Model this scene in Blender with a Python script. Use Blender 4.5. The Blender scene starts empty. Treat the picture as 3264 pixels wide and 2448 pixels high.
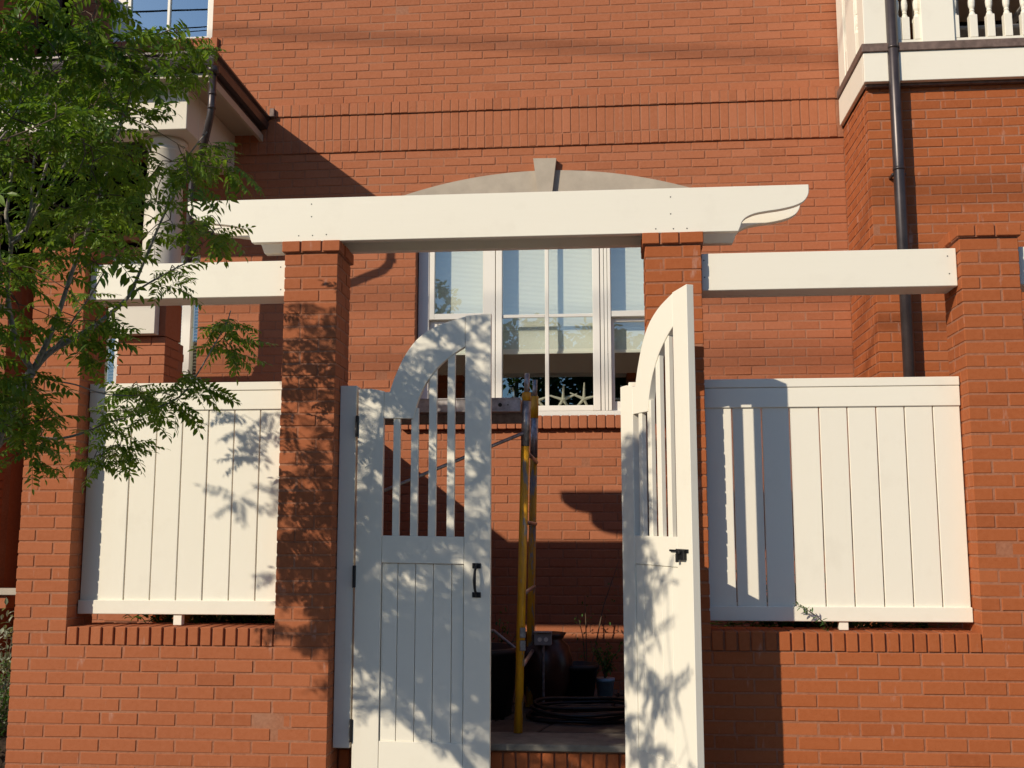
import bpy, bmesh, math, random
import numpy as np
from mathutils import Vector, Matrix
R = math.radians
random.seed(11)
S = bpy.context.scene
COL = S.collection

# ------------------------------------------------------------------ camera
cam = bpy.data.objects.new('camera', bpy.data.cameras.new('camera'))
COL.objects.link(cam)
cam.location = (3.1661, -5.6499, -1.5255)
cam.rotation_euler = (R(90 + 7.9533), 0, R(5.0424))
cam.data.sensor_width = 36
cam.data.lens = 3460.99 / 3264 * 36
cam.data.clip_end = 500
S.camera = cam

# ------------------------------------------------------------------ sky, sun, exposure
AX, EZ = 0.88, 0.68                      # the sun's rays run (AX, 1, -EZ)
elev = math.atan(EZ / math.hypot(AX, 1))
w = bpy.data.worlds.new('World'); S.world = w; w.use_nodes = True
nt = w.node_tree; nt.nodes.clear()
sky = nt.nodes.new('ShaderNodeTexSky'); sky.sky_type = 'NISHITA'; sky.sun_disc = False
sky.sun_elevation = elev; sky.sun_rotation = math.atan2(-AX, -1.0) % (2 * math.pi)
sky.air_density = 1.0; sky.dust_density = 0.35; sky.ozone_density = 5.0
bg = nt.nodes.new('ShaderNodeBackground'); bg.inputs[1].default_value = 0.114
ow = nt.nodes.new('ShaderNodeOutputWorld')
nt.links.new(sky.outputs[0], bg.inputs[0]); nt.links.new(bg.outputs[0], ow.inputs[0])
sl = bpy.data.lights.new('sun', 'SUN'); sl.energy = 4.3; sl.angle = R(0.53); sl.color = (1.0, 0.885, 0.70)
sun = bpy.data.objects.new('sun', sl); COL.objects.link(sun)
sun.rotation_euler = Vector((AX, 1, -EZ)).to_track_quat('-Z', 'Y').to_euler()
vs = S.view_settings
vs.view_transform = 'Standard'; vs.look = 'None'; vs.exposure = 0.0; vs.gamma = 1.0; vs.use_curve_mapping = False

# ------------------------------------------------------------------ projection (used only to rank which bricks show largest)
def pj(X, Y, Z):
    f, pi, ya = 3460.99, R(7.9533), R(-5.0424)
    dx, dy, dz = X - 3.1661, Y + 5.6499, Z + 1.5255
    c, s = math.cos(ya), math.sin(ya)
    r = c * dx - s * dy; fw = s * dx + c * dy
    c, s = math.cos(pi), math.sin(pi)
    z = c * fw + s * dz; y = -s * fw + c * dz
    if z < .1: return -9999, -9999, 99
    return 1632 + f * r / z, 1224 - f * y / z, z

# ------------------------------------------------------------------ materials
def newmat(name):
    m = bpy.data.materials.new(name); m.use_nodes = True
    t = m.node_tree; t.nodes.clear()
    o = t.nodes.new('ShaderNodeOutputMaterial')
    p = t.nodes.new('ShaderNodeBsdfPrincipled')
    t.links.new(p.outputs[0], o.inputs[0])
    return m, t, p, o
def noise(t, scale, detail=4, rough=.55, vec=None, dims=None):
    n = t.nodes.new('ShaderNodeTexNoise'); n.inputs['Scale'].default_value = scale
    n.inputs['Detail'].default_value = detail; n.inputs['Roughness'].default_value = rough
    if vec is not None: t.links.new(vec, n.inputs['Vector'])
    return n
def ramp(t, fac, stops):
    r = t.nodes.new('ShaderNodeValToRGB'); e = r.color_ramp.elements
    while len(e) < len(stops): e.new(.5)
    for i, (p, c) in enumerate(stops):
        e[i].position = p; e[i].color = (*c, 1) if len(c) == 3 else c
    t.links.new(fac, r.inputs[0]); return r
def mixc(t, fac, a, b, mode='MIX'):
    m = t.nodes.new('ShaderNodeMix'); m.data_type = 'RGBA'; m.blend_type = mode
    for k, v in ((0, fac), (6, a), (7, b)):
        if hasattr(v, 'is_linked') or isinstance(v, bpy.types.NodeSocket): t.links.new(v, m.inputs[k])
        elif k == 0: m.inputs[0].default_value = v
        else: m.inputs[k].default_value = (*v, 1)
    return m.outputs[2]
def math_(t, op, a, b=None):
    m = t.nodes.new('ShaderNodeMath'); m.operation = op
    for k, v in enumerate((a, b)):
        if v is None: continue
        if isinstance(v, bpy.types.NodeSocket): t.links.new(v, m.inputs[k])
        else: m.inputs[k].default_value = v
    return m.outputs[0]
def bump(t, p, h, strength, dist):
    b = t.nodes.new('ShaderNodeBump'); b.inputs['Strength'].default_value = strength; b.inputs['Distance'].default_value = dist
    t.links.new(h, b.inputs['Height']); t.links.new(b.outputs[0], p.inputs['Normal'])
def geo(t): return t.nodes.new('ShaderNodeNewGeometry')

def brick_mat(name, lo, mid, hi, stain):
    m, t, p, o = newmat(name); g = geo(t); pos = g.outputs['Position']
    oi = t.nodes.new('ShaderNodeObjectInfo')
    rnd = math_(t, 'FRACT', math_(t, 'ADD', g.outputs['Random Per Island'], oi.outputs['Random']))
    base = ramp(t, rnd, [(0, lo), (.18, mid), (.8, mid), (1, hi)]).outputs[0]
    n1 = noise(t, 1.1, 3, .5, pos); n2 = noise(t, 38, 5, .65, pos); n3 = noise(t, 240, 3, .6, pos)
    c = mixc(t, math_(t, 'MULTIPLY', ramp(t, n1.outputs[0], [(.38, (0, 0, 0)), (.68, (1, 1, 1))]).outputs[0], .22), base, (lo[0] * .86, lo[1] * .86, lo[2] * .95))
    c = mixc(t, ramp(t, n2.outputs[0], [(.35, (0, 0, 0)), (.75, (.42, .42, .42))]).outputs[0], c, (hi[0] * 1.12, hi[1] * 1.22, hi[2] * 1.4))
    c = mixc(t, ramp(t, n3.outputs[0], [(.60, (0, 0, 0)), (.72, (.5, .5, .5))]).outputs[0], c, (lo[0] * .55, lo[1] * .5, lo[2] * .5))
    # lime bloom: streaks that run down the face
    mp = t.nodes.new('ShaderNodeMapping'); mp.inputs['Scale'].default_value = (9, 9, 2.2); t.links.new(pos, mp.inputs[0])
    n4 = noise(t, 1.6, 5, .6, mp.outputs[0])
    c = mixc(t, math_(t, 'MULTIPLY', ramp(t, n4.outputs[0], [(stain, (0, 0, 0)), (stain + .12, (1, 1, 1))]).outputs[0], .42), c, (.55, .42, .36))
    t.links.new(c, p.inputs['Base Color']); p.inputs['Roughness'].default_value = .88; p.inputs['Specular IOR Level'].default_value = .25
    bump(t, p, math_(t, 'ADD', n2.outputs[0], n3.outputs[0]), .35, .004)
    return m
M = {}
M['brick'] = brick_mat('fired_brick', (.325, .106, .046), (.370, .124, .055), (.408, .145, .070), .68)
M['brick_front'] = brick_mat('fired_brick_street_side', (.305, .080, .024), (.350, .095, .029), (.388, .114, .039), .62)
M['brick_left'] = brick_mat('fired_brick_left_colour_cast', (.312, .092, .035), (.358, .108, .042), (.395, .128, .054), .63)  # same brick; the camera's left-to-right colour shading is put into its tone
m, t, p, o = newmat('mortar'); g = geo(t); n = noise(t, 60, 5, .6, g.outputs['Position']); n2 = noise(t, 2.5, 3, .5, g.outputs['Position'])
c = ramp(t, n.outputs[0], [(.3, (.27, .100, .050)), (.7, (.36, .148, .080))]).outputs[0]
c = mixc(t, ramp(t, n2.outputs[0], [(.5, (0, 0, 0)), (.75, (.5, .5, .5))]).outputs[0], c, (.36, .20, .13))
t.links.new(c, p.inputs['Base Color']); p.inputs['Roughness'].default_value = .95; bump(t, p, n.outputs[0], .6, .004); M['mortar'] = m

def paint(name, col, rough, grain=.0, dirt=.16, dcol=(.50, .44, .36)):
    m, t, p, o = newmat(name); g = geo(t)
    mp = t.nodes.new('ShaderNodeMapping'); mp.inputs['Scale'].default_value = (1, 1, .25) if grain >= 0 else (.12, 1, 1)
    t.links.new(g.outputs['Position'], mp.inputs[0])
    n = noise(t, 26, 6, .65, mp.outputs[0]); n2 = noise(t, 5, 5, .6, g.outputs['Position'])
    c = mixc(t, math_(t, 'MULTIPLY', ramp(t, n2.outputs[0], [(.56, (0, 0, 0)), (.80, (1, 1, 1))]).outputs[0], dirt), col, dcol)
    n5 = noise(t, 70, 3, .6, mp.outputs[0]); oi = t.nodes.new('ShaderNodeObjectInfo')
    c = mixc(t, math_(t, 'MULTIPLY', math_(t, 'FRACT', math_(t, 'ADD', g.outputs['Random Per Island'], oi.outputs['Random'])), .09), c, (dcol[0], dcol[1], dcol[2]))
    c = mixc(t, math_(t, 'MULTIPLY', ramp(t, n5.outputs[0], [(.68, (0, 0, 0)), (.78, (1, 1, 1))]).outputs[0], dirt * .5), c, dcol)
    t.links.new(c, p.inputs['Base Color']); p.inputs['Roughness'].default_value = rough; p.inputs['Specular IOR Level'].default_value = .35
    bump(t, p, n.outputs[0], .22, .003); return m
M['white'] = paint('white_wood_paint', (.835, .79, .68), .5)
M['white_beam'] = paint('white_wood_paint_along', (.835, .79, .68), .5, -1, .14)
M['window_white'] = paint('white_window_paint', (.80, .77, .70), .38, 0, .08)
M['cream'] = paint('porch_cream_paint', (.66, .60, .50), .5, 0, .1)
def plain(name, col, rough, metal=0, spec=.5, nscale=30, var=.25, bmp=.1, bd=.003):
    m, t, p, o = newmat(name); g = geo(t); n = noise(t, nscale, 5, .6, g.outputs['Position'])
    c = ramp(t, n.outputs[0], [(.3, tuple(x * (1 - var) for x in col)), (.7, tuple(min(1, x * (1 + var)) for x in col))]).outputs[0]
    t.links.new(c, p.inputs['Base Color']); p.inputs['Roughness'].default_value = rough; p.inputs['Metallic'].default_value = metal
    p.inputs['Specular IOR Level'].default_value = spec
    if bmp: bump(t, p, n.outputs[0], bmp, bd)
    return m
M['bronze'] = plain('brown_coated_gutter_metal', (.055, .042, .042), .36, .35, .6, 12, .25, .05)
M['flashing'] = plain('dull_brown_flashing', (.17, .115, .095), .6, .2, .4, 20, .35)
M['iron'] = plain('black_iron', (.012, .012, .014), .45, .3, .5, 60, .3)
M['alu'] = plain('scuffed_aluminium', (.42, .40, .41), .5, .55, .5, 25, .3)
M['steel'] = plain('galvanised_steel', (.33, .33, .34), .42, .8, .5, 40, .4)
m, t, p, o = newmat('worn_yellow_enamel'); g = geo(t)
mp = t.nodes.new('ShaderNodeMapping'); mp.inputs['Scale'].default_value = (1, 1, .22); t.links.new(g.outputs['Position'], mp.inputs[0])
n = noise(t, 22, 5, .6, mp.outputs[0])
c = ramp(t, n.outputs[0], [(.40, (.74, .37, .012)), (.58, (.52, .25, .014)), (.60, (.30, .25, .18)), (.66, (.22, .20, .18))]).outputs[0]
t.links.new(c, p.inputs['Base Color']); p.inputs['Roughness'].default_value = .4; M['yellow'] = m
M['stone'] = plain('buff_limestone', (.42, .36, .29), .85, 0, .3, 7, .10, .15)
M['flag'] = plain('flagstone', (.085, .07, .058), .85, 0, .3, 9, .35, .5, .01)
M['bluestone'] = plain('bluestone_tread', (.17, .155, .13), .8, 0, .3, 14, .25, .4, .006)
M['soil'] = plain('garden_soil', (.045, .032, .022), .95, 0, .2, 40, .5, 1, .02)
M['concrete'] = plain('sidewalk_concrete', (.15, .155, .16), .9, 0, .3, 20, .15, .3)
M['asphalt'] = plain('asphalt', (.05, .05, .052), .9, 0, .3, 80, .3, .4)
M['grass'] = plain('lawn_grass', (.06, .10, .025), .9, 0, .2, 60, .5, .5, .02)
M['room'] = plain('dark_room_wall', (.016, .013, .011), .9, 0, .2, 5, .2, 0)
M['terra'] = plain('dark_glazed_pot', (.045, .016, .010), .35, 0, .5, 14, .4)
M['plastic'] = plain('black_plastic', (.012, .012, .013), .5, 0, .5, 30, .3)
M['hose'] = plain('dark_rubber_hose', (.007, .007, .009), .5, 0, .5, 30, .3)
M['blue'] = plain('pale_blue_glaze', (.22, .38, .50), .3, 0, .5, 15, .2)
M['grey'] = plain('grey_plastic_box', (.32, .31, .30), .5, 0, .5, 30, .15)
M['bone'] = plain('dried_starfish', (.68, .62, .50), .8, 0, .3, 90, .2, .5)
M['bark'] = plain('grey_bark', (.27, .24, .21), .8, 0, .3, 45, .4, .6, .004)
M['twig'] = plain('brown_twig', (.12, .085, .055), .8, 0, .3, 60, .3, .2)
M['roofing'] = plain('dark_roofing', (.06, .05, .048), .8, 0, .3, 20, .3)
M['cable'] = plain('power_cable_black', (.02, .02, .022), .7)

def leafmat(name, a, b, tr=.38):
    m, t, p, o = newmat(name); g = geo(t); oi = t.nodes.new('ShaderNodeObjectInfo')
    rnd = math_(t, 'FRACT', math_(t, 'ADD', g.outputs['Random Per Island'], oi.outputs['Random']))
    n = noise(t, 8, 3, .5, g.outputs['Position'])
    c = mixc(t, rnd, a, b); c = mixc(t, math_(t, 'MULTIPLY', n.outputs[0], .5), c, tuple(x * .6 for x in a))
    t.links.new(c, p.inputs['Base Color']); p.inputs['Roughness'].default_value = .42; p.inputs['Specular IOR Level'].default_value = .4
    tl = t.nodes.new('ShaderNodeBsdfTranslucent')
    t.links.new(mixc(t, 1.0, c, (1.5, 1.45, .55), 'MULTIPLY'), tl.inputs[0])
    mx = t.nodes.new('ShaderNodeMixShader'); mx.inputs[0].default_value = tr
    t.links.new(p.outputs[0], mx.inputs[1]); t.links.new(tl.outputs[0], mx.inputs[2]); t.links.new(mx.outputs[0], o.inputs[0])
    return m
M['leaf'] = leafmat('ash_leaflet', (.085, .180, .022), (.205, .310, .042), .48)
M['shrub'] = leafmat('shrub_leaf', (.035, .105, .018), (.10, .20, .03))
M['variegated'] = leafmat('pale_edged_leaf', (.20, .26, .16), (.46, .46, .36), .25)
M['far_leaf'] = leafmat('far_tree_leaf', (.030, .070, .016), (.065, .115, .026))

def glassmat(name, k):
    m, t, p, o = newmat(name); t.nodes.remove(p)
    tr = t.nodes.new('ShaderNodeBsdfTransparent'); tr.inputs[0].default_value = (.93, .97, .94, 1)
    gl = t.nodes.new('ShaderNodeBsdfGlossy'); gl.inputs['Roughness'].default_value = .002; gl.inputs[0].default_value = (.80, .96, 1.0, 1)
    g = geo(t); dt = t.nodes.new('ShaderNodeVectorMath'); dt.operation = 'DOT_PRODUCT'   # Schlick, the same from both sides of the pane
    t.links.new(g.outputs['Normal'], dt.inputs[0]); t.links.new(g.outputs['Incoming'], dt.inputs[1])
    f = math_(t, 'POWER', math_(t, 'SUBTRACT', 1.0, math_(t, 'ABSOLUTE', dt.outputs['Value'])), 5.0)
    f = math_(t, 'ADD', math_(t, 'MULTIPLY', f, .9), .05 + k)
    n = noise(t, 2.2, 1, .3, g.outputs['Position'])
    b = t.nodes.new('ShaderNodeBump'); b.inputs['Strength'].default_value = .12; b.inputs['Distance'].default_value = .004
    t.links.new(n.outputs[0], b.inputs['Height']); t.links.new(b.outputs[0], gl.inputs['Normal'])
    mx = t.nodes.new('ShaderNodeMixShader'); t.links.new(f, mx.inputs[0]); t.links.new(tr.outputs[0], mx.inputs[1]); t.links.new(gl.outputs[0], mx.inputs[2])
    t.links.new(mx.outputs[0], o.inputs[0]); return m
M['glass'] = glassmat('window_glass', .17)
M['glass_up'] = glassmat('coated_window_glass', .50)
m, t, p, o = newmat('pleated_blind'); p.inputs['Base Color'].default_value = (.80, .78, .70, 1); p.inputs['Roughness'].default_value = .8
M['blind'] = m

# ------------------------------------------------------------------ mesh helpers
def mesh(name, v, f, mat, smooth=False):
    me = bpy.data.meshes.new(name); me.from_pydata(v, [], f); me.update()
    me.materials.append(mat)
    if smooth: me.polygons.foreach_set('use_smooth', [True] * len(me.polygons))
    return me
def link(name, me, parent=None):
    o = bpy.data.objects.new(name, me); COL.objects.link(o)
    if parent is not None: o.parent = parent
    return o
def empty(name, loc=(0, 0, 0)):
    o = bpy.data.objects.new(name, None); COL.objects.link(o); o.location = loc; o.empty_display_size = .1
    return o
def tag(o, label=None, cat=None, group=None, kind=None):
    if label: o['label'] = label
    if cat: o['category'] = cat
    if group: o['group'] = group
    if kind: o['kind'] = kind
    return o
class G:
    """collects shapes, then links them as one mesh object"""
    def __init__(s): s.v = []; s.f = []
    def add(s, v, f):
        n = len(s.v); s.v += [tuple(x) for x in v]; s.f += [tuple(i + n for i in q) for q in f]; return s
    def box(s, x0, x1, y0, y1, z0, z1, b=.0015):
        x0, x1 = sorted((x0, x1)); y0, y1 = sorted((y0, y1)); z0, z1 = sorted((z0, z1))
        b = min(b, (x1 - x0) / 3, (y1 - y0) / 3, (z1 - z0) / 3)
        v, f = cham((x1 - x0), (y1 - y0), (z1 - z0), b)
        cx, cy, cz = (x0 + x1) / 2, (y0 + y1) / 2, (z0 + z1) / 2
        return s.add([(a + cx, c + cy, d + cz) for a, c, d in v], f)
    def prism(s, pts, y0, y1):
        """pts in xz, counter-clockwise seen from -y"""
        n = len(pts)
        v = [(x, y0, z) for x, z in pts] + [(x, y1, z) for x, z in pts]
        f = [tuple(range(n)), tuple(range(2 * n - 1, n - 1, -1))]
        for i in range(n):
            j = (i + 1) % n; f.append((j, i, i + n, j + n))
        return s.add(v, f)
    def tube(s, pts, rad, n=8, cap=True):
        pts = [Vector(p) for p in pts]
        rr = rad if isinstance(rad, (list, tuple)) else [rad] * len(pts)
        v = []; f = []; up = None
        for i, p in enumerate(pts):
            d = (pts[min(i + 1, len(pts) - 1)] - pts[max(i - 1, 0)]).normalized()
            if up is None: up = Vector((0, 0, 1)) if abs(d.z) < .9 else Vector((1, 0, 0))
            a = d.cross(up).normalized(); b = a.cross(d).normalized(); up = b
            for k in range(n):
                t_ = 2 * math.pi * k / n
                v.append(p + (a * math.cos(t_) + b * math.sin(t_)) * rr[i])
        for i in range(len(pts) - 1):
            for k in range(n):
                k2 = (k + 1) % n; f.append((i * n + k, i * n + k2, (i + 1) * n + k2, (i + 1) * n + k))
        if cap: f.append(tuple(range(n - 1, -1, -1))); f.append(tuple(range((len(pts) - 1) * n, len(pts) * n)))
        return s.add(v, f)
    def lathe(s, prof, c=(0, 0, 0), n=20):
        v = []; f = []
        for r, z in prof:
            for k in range(n):
                t_ = 2 * math.pi * k / n; v.append((c[0] + r * math.cos(t_), c[1] + r * math.sin(t_), c[2] + z))
        for i in range(len(prof) - 1):
            for k in range(n):
                k2 = (k + 1) % n; f.append((i * n + k, i * n + k2, (i + 1) * n + k2, (i + 1) * n + k))
        f.append(tuple(range(n - 1, -1, -1))); f.append(tuple(range((len(prof) - 1) * n, len(prof) * n)))
        return s.add(v, f)
    def xf(s, fn): s.v = [tuple(fn(*p)) for p in s.v]; return s
    def obj(s, name, mat, parent=None, smooth=False):
        return link(name, mesh(name, s.v, s.f, M[mat] if isinstance(mat, str) else mat, smooth), parent)
def cham(L, D, H, b):
    v = []; f = []; idx = {}
    for sx in (-1, 1):
        for sy in (-1, 1):
            for sz in (-1, 1):
                for ax in range(3):
                    q = [sx * (L / 2 - b), sy * (D / 2 - b), sz * (H / 2 - b)]; q[ax] += (sx, sy, sz)[ax] * b
                    idx[(sx, sy, sz, ax)] = len(v); v.append(tuple(q))
    def quad(a, ctr):
        p = [Vector(v[i]) for i in a]; n = (p[1] - p[0]).cross(p[2] - p[0])
        if n.dot(sum(p, Vector()) / len(p)) < 0: a = a[::-1]
        f.append(tuple(a))
    for ax in range(3):
        o1, o2 = [k for k in range(3) if k != ax]
        for s in (-1, 1):
            a = []
            for s1, s2 in ((-1, -1), (1, -1), (1, 1), (-1, 1)):
                k = [0, 0, 0]; k[ax] = s; k[o1] = s1; k[o2] = s2; a.append(idx[(*k, ax)])
            quad(a, None)
        for s1 in (-1, 1):
            for s2 in (-1, 1):
                k = [0, 0, 0]; k[o1] = s1; k[o2] = s2
                k[ax] = -1; a0 = idx[(*k, o1)]; b0 = idx[(*k, o2)]
                k[ax] = 1; a1 = idx[(*k, o1)]; b1 = idx[(*k, o2)]
                quad([a0, a1, b1, b0], None)
    for sx in (-1, 1):
        for sy in (-1, 1):
            for sz in (-1, 1):
                quad([idx[(sx, sy, sz, k)] for k in range(3)], None)
    return v, f

# ------------------------------------------------------------------ bricks
B, C, J = .2032, .0677, .0085
OCC = [(262, 1220, 890, 1985), (2250, 1200, 3090, 2003), (870, 760, 1120, 2448), (2040, 740, 2245, 2448), (3020, 740, 3264, 2448), (600, 590, 2580, 800),
       (220, 835, 898, 975), (2243, 790, 3055, 955), (0, 2000, 1060, 2448), (2250, 2000, 3264, 2448), (1063, 1230, 1562, 2448), (1975, 1050, 2235, 2448), (0, 0, 560, 1000)]
_bm = {}
def brick_set(parent, items, mat, occ=False, limit=300):
    """items: (cx, cy, cz, L, D, H). The `limit` that show largest become parts, the rest one joined part."""
    sc = []
    for it in items:
        x, y, z = pj(*it[:3])
        s = max(it[3], .05) * it[5] / (z * z)
        if not (0 < x < 3264 and 0 < y < 2448): s *= .001
        elif occ and any(a < x < c and b < y < d for a, b, c, d in OCC): s *= .01
        sc.append(s)
    order = sorted(range(len(items)), key=lambda i: -sc[i])
    rest = G()
    for rank, i in enumerate(order):
        cx, cy, cz, L, D, H = items[i]
        jx, jy, jz = random.gauss(0, .0008), random.gauss(0, .0011), random.gauss(0, .0007)
        ry, rz = random.gauss(0, .0035), random.gauss(0, .005)
        if rank < limit:
            k = (round(L, 3), round(D, 3), round(H, 3), mat)
            if k not in _bm: _bm[k] = mesh('brick', *cham(L, D, H, .0032), M[mat])
            o = bpy.data.objects.new('brick', _bm[k]); COL.objects.link(o); o.parent = parent
            o.location = (cx + jx, cy + jy, cz + jz); o.rotation_euler = (0, ry, rz)
        else:
            v, f = cham(L * random.uniform(.99, 1.0), D, H * random.uniform(.98, 1.01), .0032)
            mt = Matrix.Translation((cx + jx, cy + jy, cz + jz)) @ Matrix.Rotation(rz, 4, 'Z') @ Matrix.Rotation(ry, 4, 'Y')
            rest.add([mt @ Vector(p) for p in v], f)
    if rest.v: tag(rest.obj('brick_courses', mat, parent), kind='stuff')
def course(x0, x1, y, z0, z1, phase, D=.09, skip=(), unit=B, joint=J):
    """one course on the plane y (front face), bricks between x0 and x1; skip: x-intervals left open"""
    segs = [(x0, x1)]
    for a, b in skip:
        ns = []
        for s0, s1 in segs:
            if b <= s0 or a >= s1: ns.append((s0, s1)); continue
            if a > s0 + .02: ns.append((s0, a))
            if b < s1 - .02: ns.append((b, s1))
        segs = ns
    out = []
    for s0, s1 in segs:
        cuts = [s0]
        k = math.ceil((s0 + .035 - phase) / unit); x = phase + k * unit
        while x < s1 - .035: cuts.append(x); x += unit
        cuts.append(s1 + joint if s1 == x1 else s1)
        for i in range(len(cuts) - 1):
            a = cuts[i] + (0 if i == 0 else joint / 2); b = cuts[i + 1] - (joint / 2 if i < len(cuts) - 2 else (joint if s1 == x1 else 0))
            if b - a > .02: out.append(((a + b) / 2, y + D / 2, (z0 + z1) / 2, b - a, D, z1 - z0))
    return out

def pillar_items(x0, i0=0, i1=45, y0=0., w=.295, first_half_even=True, cap=True):
    """x0 left face; 1.5 brick square pillar; course i spans z -iC .. -(i+1)C"""
    it = []; h = .1016 - J
    for i in range(i0, i1):
        z1, z0 = -i * C - J / 2 - .0005, -(i + 1) * C + J / 2
        zc, H = (z0 + z1) / 2, z1 - z0
        lefth = (i % 2 == 0) == first_half_even
        L = w - h - J
        D = .0925
        if lefth:   # pinwheel one way
            it += [(x0 + h / 2, y0 + L / 2, zc, h, L, H), (x0 + h + J + L / 2, y0 + D / 2, zc, L, D, H),
                   (x0 + w - h / 2, y0 + D + J + (w - D - J) / 2, zc, h, w - D - J, H), (x0 + L / 2, y0 + w - D / 2, zc, L, D, H)]
        else:
            it += [(x0 + L / 2, y0 + D / 2, zc, L, D, H), (x0 + w - h / 2, y0 + L / 2, zc, h, L, H),
                   (x0 + L + J - .0 + (w - L - J) / 2, y0 + w - D / 2, zc, w - L - J, D, H), (x0 + h / 2, y0 + D + J + (w - D - J) / 2, zc, h, w - D - J, H)]
    if cap:
        p = .017; W = w + 2 * p; zc = .037; H = C - .008
        cuts = [0, .108, .225, W] if first_half_even else [0, .098, .198, W]
        for a, b in zip(cuts[:-1], cuts[1:]):
            for yy in (y0 - p + .055, y0 + w + p - .055):
                it.append((x0 - p + (a + b) / 2, yy, zc, b - a - .009, .11, H))
        for xx in (x0 - p + .055, x0 + w + p - .055):
            it.append((xx, y0 + w / 2, zc, .11, w + 2 * p - .24, H))
    return it
def mortar_box(g, x0, x1, y0, y1, z0, z1): g.box(x0, x1, y0, y1, z0, z1, .001)

GZ = -3.12                                    # street pavement level
XR = 8.5 * B - J + 1.658                      # left face of the right gate pillar
XP = XR + 7.953 * B                           # left face of the far right pillar
W = .295
ROWS = 45
def street_wall(name, label, xa, xb, odd_phase, capL, capR, bm='brick_front'):
    """two pillars at xa and xb joined by a low wall with a rowlock sill"""
    t = tag(empty(name, (xa, 0, GZ)), label, 'wall')
    off = Vector((xa, 0, GZ)); g = G(); r = .0032
    for x in (xa, xb):
        mortar_box(g, x + r, x + W - r, r, W - r, -31 * C + .001, .004)
        mortar_box(g, x - .008, x + W + .008, -.008, W + .008, .004, .062)
    mortar_box(g, xa + r, xb + W - r, r, W - r, GZ, -31 * C)
    mortar_box(g, xa + W - .008, xb + .008, .010, W - .010, -31 * C, -29.5 * C - .008)
    it = pillar_items(xa, 0, 31, 0, W, capL) + pillar_items(xb, 0, 31, 0, W, capR)
    for i in range(31, ROWS):
        ph = odd_phase if i % 2 == 1 else odd_phase + B / 2
        for y in (0, W - .09):
            it += course(xa, xb + W, y, -(i + 1) * C + J / 2, -i * C - J / 2, ph)
        for x in (xa, xb + W):       # ends
            s = 1 if x == xa else -1
            it.append((x + s * .045, W / 2, -(i + .5) * C, .0896, W - .2, C - J))
    # rowlock sill
    n = round((xb - xa - W) / C); u = (xb - xa - W) / n
    for k in range(n):
        it.append((xa + W + (k + .5) * u, W / 2, -30.25 * C - .001, u - .0105, W + .006, 1.5 * C - J))
    it = [(a - off.x, b_, c_ - off.z, L, D, H) for a, b_, c_, L, D, H in it]
    mo = g.obj('mortar', 'mortar', t); mo.location = -off
    # rank with world positions
    w_it = [(a + off.x, b_, c_ + off.z, L, D, H) for a, b_, c_, L, D, H in it]
    h = empty('tmp'); brick_set(h, w_it, bm)
    for ch in list(h.children): ch.parent = t; ch.location = Vector(ch.location) - off
    bpy.data.objects.remove(h)
    return t
street_wall('brick_wall', 'low brick wall with two brick pillars left of the gate, behind the street tree', 0.0, 7 * B, 0.0, True, True, 'brick_left')
street_wall('brick_wall', 'low brick wall with two brick pillars right of the gate, lit by full sun', XR, XP, XR + B / 2 - J / 2, False, False)

def wall_run(label, x0, xb, odd_phase):
    """the next stretch of low wall, ending in one more pillar"""
    off = Vector((x0, 0, GZ)); t = tag(empty('brick_wall', off), label, 'wall'); g = G(); r = .0032
    mortar_box(g, xb + r, xb + W - r, r, W - r, -31 * C + .001, .004); mortar_box(g, xb - .008, xb + W + .008, -.008, W + .008, .004, .062)
    mortar_box(g, x0, xb + W - r, r, W - r, GZ, -31 * C); mortar_box(g, x0, xb + .008, .010, W - .010, -31 * C, -29.5 * C - .008)
    it = pillar_items(xb, 0, 31, 0, W, False)
    for i in range(31, ROWS): it += course(x0, xb + W, 0, -(i + 1) * C + J / 2, -i * C - J / 2, odd_phase + (0 if i % 2 else B / 2))
    n = round((xb - x0) / C); u = (xb - x0) / n
    for k in range(n): it.append((x0 + (k + .5) * u, W / 2, -30.25 * C - .001, u - .0105, W + .006, 1.5 * C - J))
    mo = g.obj('mortar', 'mortar', t); mo.location = -off
    h = empty('tmp'); brick_set(h, it, 'brick_front')
    for ch in list(h.children): ch.parent = t; ch.location = Vector(ch.location) - off
    bpy.data.objects.remove(h)
wall_run('brick wall carrying on past the right edge of the photo, beyond the far right pillar', XP + W + .004, XP + 8 * B, XR + B / 2 - J / 2)

# ------------------------------------------------------------------ board fence panels
def fence_panel(name, label, x0, x1, zt, zb, lines, blk, group):
    y = .118; t = tag(empty(name, (x0, y, zb)), label, 'fence panel', group); off = Vector((x0, y, zb))
    def part(n, g, m='white'):
        o = g.obj(n, m, t); o.location = -off; return o
    part('cap_strip', G().box(x0, x1, y - .008, y + .075, zt - .046, zt, .003))
    part('top_rail', G().box(x0, x1, y - .004, y + .06, zt - .152, zt - .0475, .003), 'white_beam')
    xs = [x0] + lines + [x1]
    for a, b in zip(xs[:-1], xs[1:]):
        part('board', G().box(a + .0028, b - .0028, y + .006 + random.uniform(-.001, .001), y + .026, zb + .07, zt - .149, .0025))
    part('bottom_rail', G().box(x0 - .0, x1, y - .012, y + .05, zb, zb + .074, .003), 'white_beam')
    part('back_rail', G().box(x0, x1, y + .03, y + .06, zb + .02, zb + .09, .003), 'white_beam')
    part('spacer_block', G().box(blk, blk + .046, y, y + .04, -29.5 * C - .004, zb - .001, .002))
    return t
GF = 'white board panels set between the brick pillars'
fence_panel('fence_panel', 'white board fence panel left of the gate with tree shadows on its right end', .298, 7 * B - .004, -.688, -1.944,
            [.398 + .146 * k for k in range(0, 7)][1:], .831, GF)
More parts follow.
